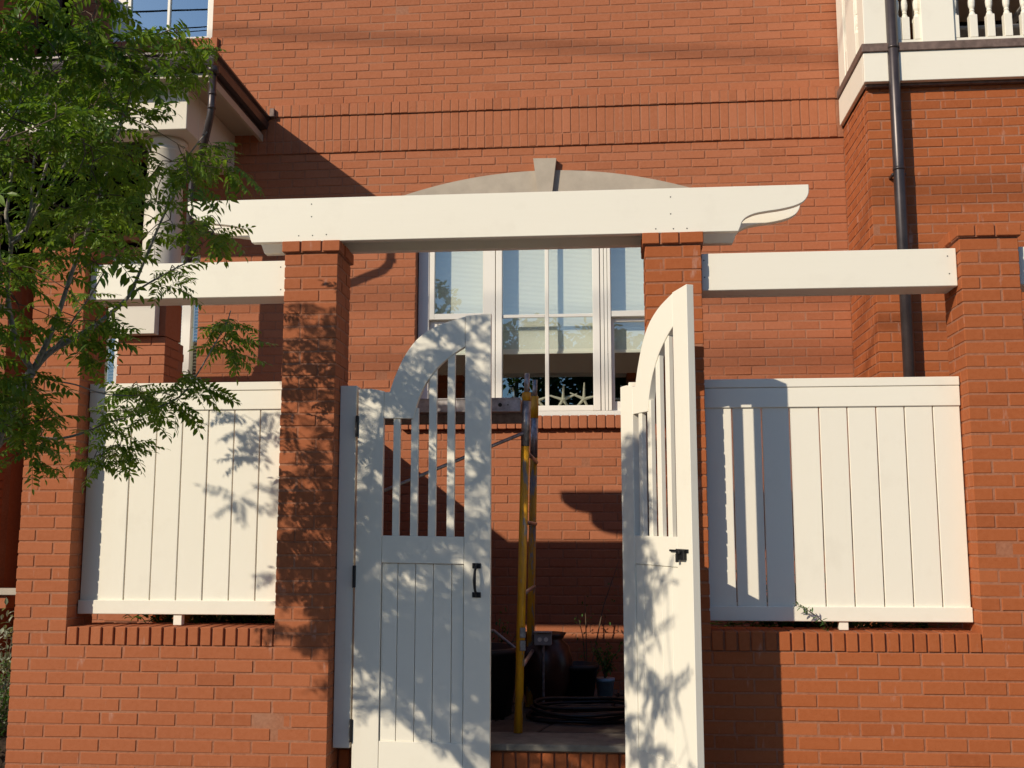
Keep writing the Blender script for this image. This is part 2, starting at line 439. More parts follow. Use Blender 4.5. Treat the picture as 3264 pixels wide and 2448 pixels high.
fence_panel('fence_panel', 'white board fence panel right of the gate, shaded at its left end', XR + W + .003, XP - .004, -.706, -1.958,
            [3.821, 3.974, 4.119, 4.271, 4.416, 4.563, 4.707, 4.850], 4.33, GF)
fence_panel('fence_panel', 'white board fence panel beyond the far right pillar, almost out of the photo', XP + W + .003, XP + 8 * B - .004, -.706, -1.958,
            [XP + W + .003 + .148 * k for k in range(1, 9)], XP + .9, GF)
XE = XP + 8 * B

# ------------------------------------------------------------------ timber beams
def screws(t, off, pts, y):
    for x, z in pts:
        g = G(); n = 8
        g.tube([(x, y - .0012, z), (x, y + .004, z)], .0036, n)
        o = g.obj('screw', 'iron', t); o.location = -off
def short_beam(label, x0, x1, z0, z1, scr):
    off = Vector((x0, .05, z0)); t = tag(empty('timber_beam', off), label, 'beam', 'short white beams spanning pillar to pillar')
    o = G().box(x0, x1, .05, .088, z0, z1, .003).obj('front_board', 'white_beam', t); o.location = -off
    o = G().box(x0, x1, .0885, .20, z0 + .001, z1 - .012, .003).obj('core_board', 'white_beam', t); o.location = -off
    o = G().box(x0, x1, .2005, .24, z0, z1, .003).obj('back_board', 'white_beam', t); o.location = -off
    screws(t, off, scr, .05); return t
short_beam('plain white beam between the two left pillars, partly behind leaves', W + .002, 7 * B - .003, -.224, -.024, [(1.384, -.06), (1.388, -.187)])
short_beam('plain white beam between the gate and the far right pillar', XR + W + .003, XP - .003, -.239, -.038, [(3.688, -.075), (3.69, -.167), (4.945, -.08), (4.95, -.174)])
short_beam('cut off white beam at the right edge of the photo', XP + W + .003, XE, -.239, -.038, [(5.298, -.077), (5.299, -.175)])

def catmull(pts, n=6):
    P = [pts[0]] + list(pts) + [pts[-1]]; out = []
    for i in range(1, len(P) - 2):
        for k in range(n):
            t_ = k / n; a, b, c, d = P[i - 1], P[i], P[i + 1], P[i + 2]
            out.append(tuple(.5 * (2 * b[j] + (c[j] - a[j]) * t_ + (2 * a[j] - 5 * b[j] + 4 * c[j] - d[j]) * t_ ** 2 + (3 * b[j] - a[j] - 3 * c[j] + d[j]) * t_ ** 3) for j in range(2)))
    out.append(tuple(pts[-1])); return out
def scroll_profile(x0, x1, zb, zt):
    """beam outline with scroll cut ends; returns ccw points seen from the street"""
    e = [(0, 0), (.001, -.045), (.016, -.078), (.042, -.100), (.085, -.117), (.150, -.131), (.225, -.141), (.285, -.152), (.330, -.172), (.352, -.195), (.360, -.217)]
    e = catmull(e, 4)
    left = [(x0 + a, zt + b) for a, b in e] + [(x0 + .372, zb)]
    right = [(x1 - a, zt + b) for a, b in e] + [(x1 - .372, zb)]
    return left + right[::-1]
off = Vector((2.55, 0, .066)); t = tag(empty('gate_beam', off), 'long white double beam with scroll cut ends across the gate pillars', 'beam')
for nm, y0, y1, dx in (('front_board', -.002, .040, 0), ('back_board', .235, .285, -.004)):
    o = G().prism(scroll_profile(.862 + dx, 4.240 + dx, .067, .312), y0, y1).obj(nm, 'white_beam', t); o.location = -off
    bv = o.modifiers.new('edge', 'BEVEL'); bv.width = .0025; bv.segments = 1; bv.limit_method = 'ANGLE'; bv.angle_limit = R(50)
o = G().box(1.46, 1.66, .0405, .2345, .068, .30, .003).obj('blocking', 'white_beam', t); o.location = -off
o = G().box(3.42, 3.64, .0405, .2345, .068, .30, .003).obj('blocking', 'white_beam', t); o.location = -off
o = G().box(1.66, 3.42, .150, .2345, .115, .29, .003).obj('blocking', 'white_beam', t); o.location = -off
screws(t, off, [(1.563, .277), (1.565, .206), (1.496, .1), (1.573, .1), (1.65, .103), (3.516, .263), (3.515, .17), (3.435, .09), (3.528, .088), (3.599, .088)], -.002)

# ------------------------------------------------------------------ gate
LEN = .722
def gate_leaf(label, place, hand):
    """local x from hinge to free edge, y 0 (street face when shut) .. .045, z world; place maps local to world"""
    o0 = Vector(place(0, 0, GZ)); t = tag(empty('gate_leaf', o0), label, 'gate', 'pair of arched white gate leaves')
    sag = lambda x, y, z: place(x, y, z - .016 * x)
    def part(n, g, m='white', fn=sag, bev=0):
        g.xf(fn); o = g.obj(n, m, t); o.location = -o0
        if bev:
            bv = o.modifiers.new('edge', 'BEVEL'); bv.width = bev; bv.segments = 1; bv.limit_method = 'ANGLE'; bv.angle_limit = R(50)
        return o
    zb = -2.98; T = .039; mir = place(1, 0, 0)[0] < place(0, 0, 0)[0] if False else False
    hs = [(0, zb), (.1400, zb), (.1400, -.748), (.11, -.741), (.07, -.735), (.03, -.735), (0, -.737)]
    part('stile', G().prism(hs, 0, T), bev=.002)
    part('stile', G().prism([(.582, zb), (LEN, zb), (LEN, -.318), (.582, -.332)], 0, T), bev=.002)
    outer = catmull([(.172, -.752), (.180, -.722), (.203, -.655), (.255, -.545), (.330, -.450), (.440, -.382), (.5805, -.336)], 5)
    inner = catmull([(.5805, -.502), (.505, -.552), (.425, -.625), (.362, -.715), (.325, -.805), (.303, -.895)], 5)
    part('arch_board', G().prism([(.1415, -.895)] + [(.1415, -.752)] + outer + inner, .0005, T - .001).xf(lambda x, y, z: (x, y, z)), bev=.0018)
    part('rail', G().box(.1415, .5805, .001, T - .001, -1.665, -1.522, .002), 'white_beam')
    part('rail', G().box(.1415, .5805, .0012, T - .001, zb, -2.578, .002), 'white_beam')
    for a, b in ((.193, .231), (.290, .330), (.386, .428), (.486, .527)):
        c = (a + b) / 2
        zt = -.86 if c < .3 else float(np.interp(c, [.303, .325, .362, .425, .505, .58], [-.895, -.805, -.715, -.625, -.552, -.502])) + .03
        part('slat', G().box(a, b, .008, T - .006, -1.523, zt, .002))
    xs = [.1418, .228, .323, .418, .516, .5802]
    for a, b in zip(xs[:-1], xs[1:]):
        part('board', G().box(a + .0014, b - .0014, .010, .034, -2.579, -1.667, .0022))
    for z in (-.94, -1.74, -2.53):
        hx = part('hinge', G().tube([(-.006, -.004, z - .058), (-.006, -.004, z + .058)], .0075, 10).box(-.012, .004, -.002, .003, z - .056, z + .056, .001), 'iron', place)
    if hand == 'pull':
        g = G()
        for z in (-1.672, -1.822): g.box(.626, .672, -.006, .0, z - .014, z + .014, .002)
        pts = [(.648, -.004, -1.665), (.648, -.020, -1.675), (.644, -.036, -1.70), (.642, -.042, -1.745), (.644, -.036, -1.79), (.648, -.020, -1.815), (.648, -.004, -1.828)]
        g.tube(pts, [.006, .006, .007, .009, .007, .006, .006], 8)
        part('pull_handle', g, 'iron')
    else:
        g = G(); y = T
        g.box(.575, .690, y, y + .006, -1.595, -1.578, .001).box(.52, .60, y, y + .010, -1.592, -1.582, .001)
        g.box(.600, .672, y + .001, y + .020, -1.628, -1.580, .002).box(.606, .622, y + .015, y + .026, -1.640, -1.600, .002)
        g.box(.630, .655, y + .012, y + .034, -1.600, -1.586, .002)
        part('latch', g, 'iron')
    return t
GYF = .100
gate_leaf('closed left gate leaf with black pull handle, dappled by tree shadow', lambda x, y, z: (1.823 + x, GYF + y, z), 'pull')
PX, PY, TH = 3.272, .165, R(25.8)
ux, uy = math.sin(TH), -math.cos(TH); nx, ny = -math.cos(TH), -math.sin(TH)
gate_leaf('open right gate leaf with black latch, swung out towards the street', lambda x, y, z: (PX + ux * x + nx * y, PY + uy * x + ny * y, z), 'latch')
for lab, a, b in (('white gate post fixed to the left gate pillar', 8.5 * B - J + .001, 1.811), ('white gate post fixed to the right gate pillar', 3.281, XR - .001)):
    t = tag(G().box(a, b, .108, .20, GZ + .5, -.716, .003).obj('gate_post', 'white'), lab, 'gate post', 'gate posts')

# ------------------------------------------------------------------ the house
house = tag(empty('brick_house', (0, 0, 0)), 'red brick house with arched window, columned porch and balcony behind the wall', 'house')
HY, ZL, BX, BY = 2.5, 1.4898, 4.990, 1.74
def win_open(*a): return a
OPEN = [  # x0,x1,z0,z1 openings in the main wall
    (1.694, 3.722, -.629, .92), (-.905, -.015, 2.50, 3.55), (-.86, -.037, -1.65, .70), (-1.3, -.20, .76, 1.57)]
hit = lambda z0, z1: [(a, b) for a, b, c, d in OPEN if z1 > c + .01 and z0 < d - .01]
it = []
XL, XH, ZT = -1.225, BX, 3.35
def arch_top(x): return 1.293 - (3.70 - math.sqrt(max(0, 3.70 ** 2 - (x - 2.706) ** 2))) if abs(x - 2.706) < 1.17 else -9
i = 0
rows = []
z = ZL
for i in range(0, 67): rows.append((ZL - (i + 1) * C, ZL - i * C, i, HY))
for i in range(-27, -6): rows.append((ZL - (i + 1) * C, ZL - i * C, i, HY))
for zb_, zt_, i, y in rows:
    ph = .6916 + (0 if i % 2 else B / 2) + random.uniform(-.003, .003)
    sk = hit(zb_, zt_)
    if .86 < zt_ <= 1.31:            # stone arch
        zz = (zb_ + zt_) / 2
        dz = 1.293 - zz; hw = math.sqrt(max(0, 3.70 ** 2 - (3.70 - max(dz, 0)) ** 2)) if dz > 0 else 0
        if hw > 0: sk = sk + [(2.706 - min(hw, 1.17) - .004, 2.706 + min(hw, 1.17) + .004)]
        if zt_ <= .92: sk = [(1.536, 3.876)]
    if 1.13 < zt_ < 1.42: sk = sk + [(2.625, 2.789)]
    if -.722 < zt_ and zb_ < -.629 + .001 and zt_ <= -.55: sk = sk + [(1.60, 3.82)]
    if 2.38 < zb_ < 2.49: sk = sk + [(-.97, .03)]
    it += course(XL, XH, y, zb_ + J / 2, zt_ - J / 2, ph, skip=sk)
# soldier band: rowlock, soldier, header courses
n0, n1 = int((XL - .02) / C) - 1, int(XH / C)
for k in range(n0, n1 + 1):
    x = (k + .5) * C
    if x > XH - .02 or x < XL: continue
    it.append((x, HY - .028 + .05, ZL + 5.25 * C, C - .0075, .10, 1.5 * C - .007))
    it.append((x, HY - .014 + .05, ZL + 3.0 * C, C - .0075, .10, 3 * C - .007))
    it.append((x + .004, HY - .014 + .05, ZL + .75 * C, C - .0075, .10, 1.5 * C - .007))
# rowlock sills
for k in range(int(2.20 / C)): it.append((1.60 + (k + .5) * C, HY - .05 + .09, -.680, C - .010, .18, .098))
for k in range(15): it.append((-.97 + (k + .5) * C, HY - .03 + .06, 2.447, C - .010, .12, .095))
for k in range(int(.50 / C) + 8): it.append((-2.45 + (k + .5) * C, HY - .05 + .06, -2.03, C - .010, .12, .098))
# left wing beyond the recess
# bay on the right: front and side face
def bayrow(i): return ZL - (i + .5) * C, ZL - (i - .5) * C
bay = []
for i in range(-1, 67):
    z0, z1 = bayrow(i)
    if i == -1: z1 = 1.562; z0 = ZL + .5 * C
    ph = 5.080 + (0 if i % 2 else B / 2) - .0
    bay += course(BX, 8.0, BY, z0 + J / 2, z1 - J / 2, ph)
    # side face, runs along y
    ys = [BY + .0925 + J, HY] if True else None
    cut = [BY + .0925 + J]; y = BY + (.0925 + J + .1016 if i % 2 else .0925 + J + .2032)
    while y < HY - .03: cut.append(y); y += B
    cut.append(HY)
    for a, b in zip(cut[:-1], cut[1:]): bay.append((BX + .045, (a + b) / 2, (z0 + z1) / 2, .09, b - a - J, z1 - z0 - J))
# porch pier, and the left wing wall with its recess side
def pier(x0, y0, w, z0, z1, skipn=0):
    out = []
    for i in range(int((z1 - z0) / C)):
        zc = z1 - (i + .5) * C; h = .098; L = w - h - J; D = .0925
        if i % 2: out += [(x0 + h / 2, y0 + L / 2, zc, h, L, C - J), (x0 + h + J + L / 2, y0 + D / 2, zc, L, D, C - J), (x0 + w - h / 2, y0 + D + J + (w - D - J) / 2, zc, h, w - D - J, C - J)]
        else: out += [(x0 + L / 2, y0 + D / 2, zc, L, D, C - J), (x0 + w - h / 2, y0 + L / 2, zc, h, L, C - J), (x0 + h / 2, y0 + D + J + (w - D - J) / 2, zc, h, w - D - J, C - J)]
    return out
it += pier(-.257, 1.60, .346, -2.9, -.14)
for i in range(0, 75):
    zt_ = 2.9 - i * C
    if .72 < zt_ < 1.60: continue
    it += course(-3.2, -1.61 + .0085, HY, zt_ - C + J / 2, zt_ - J / 2, -3.1 + (B / 2 if i % 2 else 0))
brick_set(house, it, 'brick', occ=True, limit=225); brick_set(house, bay, 'brick_front', occ=True, limit=75)
# mortar backing with the openings left out
g = G(); r = .0032
def wallrect(x0, x1, z0, z1, y0, y1, holes):
    xs = sorted({x0, x1} | {h[0] for h in holes if x0 < h[0] < x1} | {h[1] for h in holes if x0 < h[1] < x1})
    for a, b in zip(xs[:-1], xs[1:]):
        col = sorted([(h[2], h[3]) for h in holes if h[0] <= a + 1e-6 and h[1] >= b - 1e-6])
        z = z0
        for c, d in col:
            if c > z: g.add(*boxraw(a, b, y0, y1, z, c))
            z = max(z, d)
        if z < z1: g.add(*boxraw(a, b, y0, y1, z, z1))
def boxraw(x0, x1, y0, y1, z0, z1):
    v = [(x0, y0, z0), (x1, y0, z0), (x1, y1, z0), (x0, y1, z0), (x0, y0, z1), (x1, y0, z1), (x1, y1, z1), (x0, y1, z1)]
    return v, [(0, 1, 5, 4), (1, 2, 6, 5), (2, 3, 7, 6), (3, 0, 4, 7), (4, 5, 6, 7), (3, 2, 1, 0)]
OPM = [(1.694, 3.722, -.63, 1.13), (-.905, -.015, 2.50, 3.55), (-.86, -.037, -1.65, .70), (-1.3, -.20, .76, 1.57)]
wallrect(-1.225, BX + .2, GZ, 3.4, HY + .0032, HY + .20, OPM)
wallrect(-3.3, -1.613, GZ, 3.4, HY + .0032, HY + .20, [(-3.3, -1.613, .68, 1.57)])
wallrect(-9, -3.3, GZ, 6, HY - .3, HY + .20, []); wallrect(BX + r, 8.0, GZ, 1.56, BY + r, BY + .12, [])
g.add(*boxraw(XL, XH, HY - .0248, HY + .02, ZL + 4.5 * C + .003, ZL + 6 * C - .004)); g.add(*boxraw(XL, XH, HY - .0108, HY + .02, ZL + .003, ZL + 4.5 * C + .002))
g.add(*boxraw(BX + r, BX + .12, BY + .12, HY + .02, GZ, 1.56)); g.add(*boxraw(-.25, .082, 1.607, 1.94, GZ, -.15))
g.add(*boxraw(1.607, 3.81, HY - .042, HY + .15, -.722, -.638)); g.add(*boxraw(-.96, .03, HY - .02, HY + .06, 2.405, 2.488))
g.obj('mortar_wall', 'mortar', house)
# upper wall and parapet outside the picture
G().box(-9, BX + .2, HY + .0, HY + .25, 3.40, 6.2, .002).obj('upper_wall', 'brick', house)
G().box(-9.2, 9.5, HY - .4, 8, 6.2, 6.4, .01).obj('roof', 'roofing', house)
g = G().box(-9, -8.8, 2.4, 8, GZ, 6.2, .01).box(-9, 9.3, 7.8, 8.0, GZ, 6.2, .01).box(9.1, 9.3, BY + .2, 8, GZ, 6.2, .01); g.obj('outer_wall', 'brick', house)

# stone arch and keystone
pts = [(1.54, .925), (3.872, .925)] + [(2.706 + 1.166 * math.cos(a), 0) for a in ()]
N = 28; arc = []
for k in range(N + 1):
    x = 3.872 - (3.872 - 1.54) * k / N; arc.append((x, 1.293 - (3.70 - math.sqrt(3.70 ** 2 - (x - 2.706) ** 2))))
la = [(1.54, .925), (2.655, .925), (2.655, 1.2925)] + [q for q in arc if q[0] < 2.65]
ra = [(2.757, .925), (3.872, .925)] + [q for q in arc if q[0] > 2.76] + [(2.757, 1.2927)]
G().prism(la, HY - .012, HY + .10).obj('stone_lintel', 'stone', house)
G().prism(ra, HY - .012, HY + .10).obj('stone_lintel', 'stone', house)
G().prism([(2.672, .925), (2.742, .925), (2.796, 1.375), (2.617, 1.378)], HY - .055, HY + .10).obj('keystone', 'stone', house)

def frame_rect(g, x0, x1, z0, z1, wl, wr, wb, wt, y0, y1, b=.003):
    g.box(x0, x0 + wl, y0, y1, z0, z1, b); g.box(x1 - wr, x1, y0, y1, z0, z1, b)
    g.box(x0 + wl, x1 - wr, y0 + .0006, y1, z0, z0 + wb, b); g.box(x0 + wl, x1 - wr, y0 + .0006, y1, z1 - wt, z1, b); return g
# centre window
FY = HY + .10
win = link('window', mesh('window_frame_outer', *((lambda q: (q.v, q.f))(frame_rect(G(), 1.700, 3.716, -.612, .925, .085, .085, .030, .06, FY, FY + .09).box(1.694, 3.722, FY - .035, FY + .09, -.634, -.6135, .003))), M['window_white']), house)
def sub(n, g, m, parent=win): return g.obj(n, m, parent)
zs = dict(cb=-.537)
g = G().box(2.213, 2.306, FY + .004, FY + .08, -.581, .865, .003).box(2.312, 2.361, FY - .002, FY + .08, -.581, .865, .003)
sub('mullion', g, 'window_white')
g = G().box(3.063, 3.118, FY - .002, FY + .08, -.581, .865, .003).box(3.123, 3.150, FY + .006, FY + .08, -.581, .865, .002).box(3.154, 3.176, FY + .003, FY + .08, -.581, .865, .002).box(3.180, 3.203, FY - .001, FY + .08, -.581, .865, .002)
sub('mullion', g, 'window_white')
sub('frame', G().box(2.3615, 3.0625, FY + .004, FY + .06, -.581, -.538, .003), 'window_white')
sub('muntin', G().box(2.694, 2.724, FY + .010, FY + .032, -.538, .865, .003), 'window_white')
sub('muntin', G().box(2.3615, 2.6935, FY + .012, FY + .030, .152, .178, .003).box(2.7245, 3.0625, FY + .012, FY + .030, .152, .178, .003), 'window_white')
for a, b in ((1.7855, 2.2125), (3.2035, 3.6305)):
    c0 = a + (.042 if a < 2 else .004); c1 = b - (.004 if a < 2 else .042)
    sub('upper_sash', frame_rect(G(), a, b, .148, .865, c0 - a, b - c1, .046, .04, FY + .006, FY + .045), 'window_white')
    sub('lower_sash', frame_rect(G(), a, b, -.581, .150, c0 - a + .02, b - c1 + .02, .075, .035, FY + .048, FY + .085), 'window_white')
    sub('glass', G().add([(c0, FY + .025, .19), (c1, FY + .025, .19), (c1, FY + .025, .83), (c0, FY + .025, .83)], [(0, 1, 2, 3)]), 'glass')
    sub('glass', G().add([(c0 + .01, FY + .068, -.51), (c1 - .01, FY + .068, -.51), (c1 - .01, FY + .068, .12), (c0 + .01, FY + .068, .12)], [(0, 1, 2, 3)]), 'glass')
sub('glass', G().add([(2.36, FY + .022, -.54), (3.064, FY + .022, -.54), (3.064, FY + .022, .866), (2.36, FY + .022, .866)], [(0, 1, 2, 3)]), 'glass')
def blind(x0, x1, y, zb, zmid, zt, parent):
    g = G(); v = []; f = []; z = zt; k = 0
    while z > zmid: v += [(x0, y + (.003 if k % 2 else 0), z), (x1, y + (.003 if k % 2 else 0), z)]; z -= .0052; k += 1
    v += [(x0, y, zmid), (x1, y, zmid)]
    v += [(x0, y - .004, zmid - .012), (x1, y - .004, zmid - .012), (x0, y, zmid - .03), (x1, y, zmid - .03), (x0, y + .002, zb + .02), (x1, y + .002, zb + .02), (x0, y - .006, zb + .018), (x1, y - .006, zb + .018), (x0, y - .006, zb), (x1, y - .006, zb), (x0, y + .01, zb), (x1, y + .01, zb)]
    for i in range(0, len(v) - 2, 2): f.append((i, i + 2, i + 3, i + 1))
    g.add(v, f); return g.obj('blind', 'blind', parent)
blind(1.80, 2.29, FY + .135, -.113, .09, .95, win); blind(2.325, 3.105, FY + .135, -.113, .09, .95, win); blind(3.165, 3.65, FY + .135, -.113, .09, .95, win)
sub('inner_sill', G().box(1.70, 3.72, FY + .086, FY + .34, -.60, -.575, .003), 'window_white')
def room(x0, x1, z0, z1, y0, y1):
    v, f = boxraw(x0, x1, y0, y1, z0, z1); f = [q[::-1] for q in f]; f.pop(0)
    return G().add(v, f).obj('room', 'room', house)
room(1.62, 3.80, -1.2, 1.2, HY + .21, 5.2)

# upper left window
FU = HY + .06
g = frame_rect(G(), -.90, -.016, 2.502, 3.55, .115, .06, .045, .06, FU, FU + .08)
uw = g.obj('window', 'window_white', house)
g = frame_rect(G(), -.784, -.077, 2.548, 3.49, .036, .012, .010, .03, FU + .012, FU + .06); sub('sash', g, 'window_white', uw)
sub('muntin', G().box(-.434, -.410, FU + .012, FU + .034, 2.558, 3.46, .003), 'window_white', uw)
sub('glass', G().add([(-.75, FU + .03, 2.55), (-.08, FU + .03, 2.55), (-.08, FU + .03, 3.47), (-.75, FU + .03, 3.47)], [(0, 1, 2, 3)]), 'glass_up', uw)
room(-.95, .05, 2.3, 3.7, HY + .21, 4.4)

# window behind the porch pier
FW = HY + .05
g = frame_rect(G(), -.858, -.039, -1.648, .698, .05, .012, .06, .09, FW, FW + .08).box(-.73, -.68, FW + .001, FW + .08, -1.588, .608, .003).box(-.19, -.115, FW + .001, FW + .08, -1.588, .608, .003).box(-.846, -.052, FW - .012, FW + .08, .50, .61, .003)
w2 = g.obj('window', 'window_white', house)
sub('glass', G().add([(-.81, FW + .03, -1.6), (-.05, FW + .03, -1.6), (-.05, FW + .03, .51), (-.81, FW + .03, .51)], [(0, 1, 2, 3)]), 'glass', w2)
g = G(); z = .50
while z > -1.58:
    for a, b in ((-.806, -.733), (-.677, -.195), (-.112, -.053)):
        v = [(a, FW + .075, z - .006), (b, FW + .075, z - .006), (b, FW + .098, z + .006), (a, FW + .098, z + .006), (a, FW + .075, z - .0075), (b, FW + .075, z - .0075), (b, FW + .098, z + .0045), (a, FW + .098, z + .0045)]
        g.add(v, [(0, 1, 2, 3), (7, 6, 5, 4), (0, 4, 5, 1), (3, 2, 6, 7)])
    z -= .0262
tag(g.obj('blind_slats', 'window_white', w2), kind='stuff')
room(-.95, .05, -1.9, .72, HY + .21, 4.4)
room(-3.3, -.18, .73, 1.60, HY + .202, 4.6)  # dark box added behind the porch to deepen the shade under it

# porch: entablature, soffit, gutter, column, pier header
P = lambda n, g, m: g.obj(n, m, house)
P('porch_entablature', G().box(-3.4, .215, 1.50, 1.72, 1.335, 1.655, .004).box(.0, .2149, 1.7205, HY - .006, 1.336, 1.655, .004), 'cream')
P('porch_ceiling', G().box(-3.4, -.001, 1.7205, HY - .006, 1.50, 1.53, .002), 'roofing')
M['soffit'] = paint('porch_soffit_shade_tone', (.40, .34, .26), .5, 0, .1)  # darker copy of the cream paint, eave shade put into its colour
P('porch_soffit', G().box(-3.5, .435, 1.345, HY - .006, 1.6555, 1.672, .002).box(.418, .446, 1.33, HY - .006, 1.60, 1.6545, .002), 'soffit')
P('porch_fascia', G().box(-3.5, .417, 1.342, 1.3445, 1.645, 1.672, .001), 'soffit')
P('porch_roof', G().prism([(-3.5, 1.6725), (.42, 1.6725), (.42, 1.772), (-3.5, 1.772)], 1.36, HY - .006).box(-3.5, .36, 1.42, HY - .006, 1.7725, 1.83, .004), 'roofing')
g = G()
prof = [(0, .0), (-.010, .012), (-.060, .018), (-.072, .060), (-.066, .084), (-.085, .098), (-.085, .112), (-.002, .112), (-.002, .100), (-.06, .094), (-.055, .025), (-.004, .02)]
gy, gz = 1.335, 1.685
v = [(-3.6, gy + a, gz + b) for a, b in prof] + [(.42 - a, gy + a, gz + b) for a, b in prof]; n = len(prof)
f = [(i, (i + 1) % n, (i + 1) % n + n, i + n) for i in range(n)]; g.add(v, f)
v = [(.42 - a, gy + a, gz + b) for a, b in prof] + [(.42 - a, HY - .006, gz + b) for a, b in prof]
g.add(v, f + [tuple(range(2 * n - 1, n - 1, -1))])
P('gutter', g, 'bronze')
g = G(); g.lathe([(.165, 0), (.165, .03), (.150, .05), (.158, .07), (.140, .09), (.137, .11), (.134, .60), (.122, 1.11), (.128, 1.115), (.128, 1.13), (.122, 1.135), (.135, 1.155), (.150, 1.17), (.150, 1.204)], (-.03, 1.745, .130), 28)
P('porch_column', g, 'cream').data.polygons.foreach_set('use_smooth', [True] * len(g.f))
P('porch_header', G().box(-.78, .040, 1.52, 1.595, -.135, .13, .003), 'cream')
P('porch_header', G().box(-.78, -.27, 1.596, 1.88, -.10, .129, .003), 'cream')
P('porch_deck', G().box(-.268, .085, 1.598, 1.88, -.138, .129, .002), 'brick')
g = G(); g.tube([(.466, 1.315, 1.70), (.466, 1.315, 1.655)], .045, 14)
g.tube([(.466, 1.318, 1.66), (.460, 1.325, 1.42), (.452, 1.335, 1.36), (.43, 1.36, 1.30), (.33, 1.50, 1.12), (.27, 1.575, 1.04), (.235, 1.60, .96), (.228, 1.605, .88), (.228, 1.605, .206)], .026, 14)
for z in (1.50, 1.40): g.tube([(.463, 1.32, z), (.463, 1.32, z + .02)], .0295, 14)
P('downspout', g, 'bronze').data.polygons.foreach_set('use_smooth', [True] * len(g.f))
P('porch_side_wall', G().box(.35, 1.300, 1.21, HY - .006, GZ, -.765, .004), 'brick')
P('side_wall_cap', G().box(.33, 1.318, 1.19, HY - .006, -.7645, -.715, .005), 'stone')
# a soffit vent box and small bracket on the gutter
P('gutter_bracket', G().box(.505, .545, HY - .06, HY - .006, 1.79, 1.86, .004), 'flashing')
# left corner: dark downspout on the upper wall and side of wing
g = G(); g.tube([(-1.30, HY - .10, 3.4), (-1.30, HY - .10, 1.80)], .04, 12); P('downspout', g, 'bronze')
P('wing_wall', G().box(-1.66, -1.50, .9, HY - .01, 1.90, 3.4, .003), 'brick')
P('stone_ledge', G().box(-2.45, -1.06, HY - .09, HY + .006, -1.975, -1.925, .004), 'stone')
P('recess_back', G().box(-1.76, -1.10, HY + .45, HY + .55, GZ, .70, .002), 'brick')
P('recess_side', G().box(-1.76, -1.6135, HY + .0935, HY + .45, GZ, .68, .002), 'brick')

# balcony on top of the bay
P('balcony_fascia', G().box(4.960, 8.0, 1.655, 1.70, 1.570, 1.782, .003).box(4.960, 4.9885, 1.7005, HY - .03, 1.570, 1.782, .003), 'white_beam')
P('balcony_flashing', G().box(4.948, 8.0, 1.640, 1.72, 1.7825, 1.842, .003).box(4.948, 5.02, 1.7205, HY - .03, 1.7825, 1.842, .003).box(4.975, 8.0, 1.70, 1.739, 1.552, 1.5695, .001), 'flashing')
P('balcony_deck', G().box(5.021, 8.0, 1.7205, 4.4, 1.75, 1.84, .003), 'cream')
P('balcony_rail', G().box(5.14, 8.0, 1.675, 1.725, 1.8425, 1.875, .003).box(4.966, 5.016, 1.86, HY - .04, 1.8425, 1.875, .003), 'white_beam')
P('balcony_rail', G().box(5.14, 8.0, 1.67, 1.73, 2.62, 2.67, .003).box(4.960, 5.02, 1.86, HY - .04, 2.62, 2.67, .003), 'white_beam')
for x0, x1 in ((4.970, 5.150), (5.36, 5.582), (7.7, 7.9)): P('balcony_post', G().box(x0, x1, 1.655, 1.655 + (x1 - x0) * .9, 1.8425, 3.3, .004), 'white')
P('balcony_post', G().box(4.966, 5.06, HY - .25, HY - .05, 1.8425, 3.3, .004), 'white')
P('balcony_post', G().box(4.966, 5.04, 1.90, 2.16, 1.8425, 3.3, .004), 'white')
gb = G(); s = .026
gb.box(-s, s, -s, s, 0, .165, .002)
gb.lathe([(.024, .165), (.020, .180), (.014, .192), (.018, .202), (.014, .212), (.021, .232), (.024, .262), (.021, .290), (.013, .305), (.019, .312), (.013, .320), (.018, .36), (.020, .45), (.013, .56), (.019, .57), (.014, .58), (.022, .60)], (0, 0, 0), 12)
gb.box(-s, s, -s, s, .60, .745, .002); mb = mesh('baluster', gb.v, gb.f, M['white'])
for x in [5.205, 5.262, 5.345] + [5.602 + .1155 * k for k in range(0, 18)]:
    if x == 5.602 or x == 5.345: x += 0
    o = link('baluster', mb, house); o.location = (x if x != 5.602 else 5.595, 1.70, 1.8755)
for k in range(5):
    o = link('baluster', mb, house); o.location = (4.991, 2.19 + .0 * k + .09 * k if k < 1 else 1.86 + .05 * k, 1.8755)
# balcony back wall, dark panels painting the recess's shade, unseen ceiling added for shade
P('balcony_back_wall', G().box(4.99, 5.19, HY + .2, 4.5, 1.84, 4.3, .002).box(6.06, 6.42, 4.4, 4.5, 1.84, 4.3, .002).box(5.19, 6.06, 4.42, 4.5, 3.9, 4.3, .002).box(7.3, 8.0, 4.4, 4.5, 1.84, 4.3, .002), 'brick')
P('recess_shade_panel', G().box(5.19, 6.06, 4.42, 4.5, 1.84, 3.9, .002).box(6.42, 7.3, 4.41, 4.5, 1.84, 4.3, .002), 'room')
P('added_shade_ceiling', G().box(4.99, 8.0, 1.6, 4.5, 3.3, 3.45, .004), 'cream')
P('bay_side', G().box(7.9, 8.0, 1.86, 8, GZ, 6.2, .004), 'brick')
# downspout on the bay
g = G(); g.tube([(5.160, 1.655, 3.4), (5.160, 1.655, 1.0), (5.158, 1.66, -3.0)], .0385, 16)
for z in (1.80, .93): g.tube([(5.16, 1.655, z), (5.16, 1.655, z + .022)], .0415, 16)
g.box(5.112, 5.128, 1.655, BY + .01, .895, .915, .002).box(5.192, 5.207, 1.655, BY + .01, .895, .915, .002)
P('downspout', g, 'bronze').data.polygons.foreach_set('use_smooth', [True] * len(g.f))

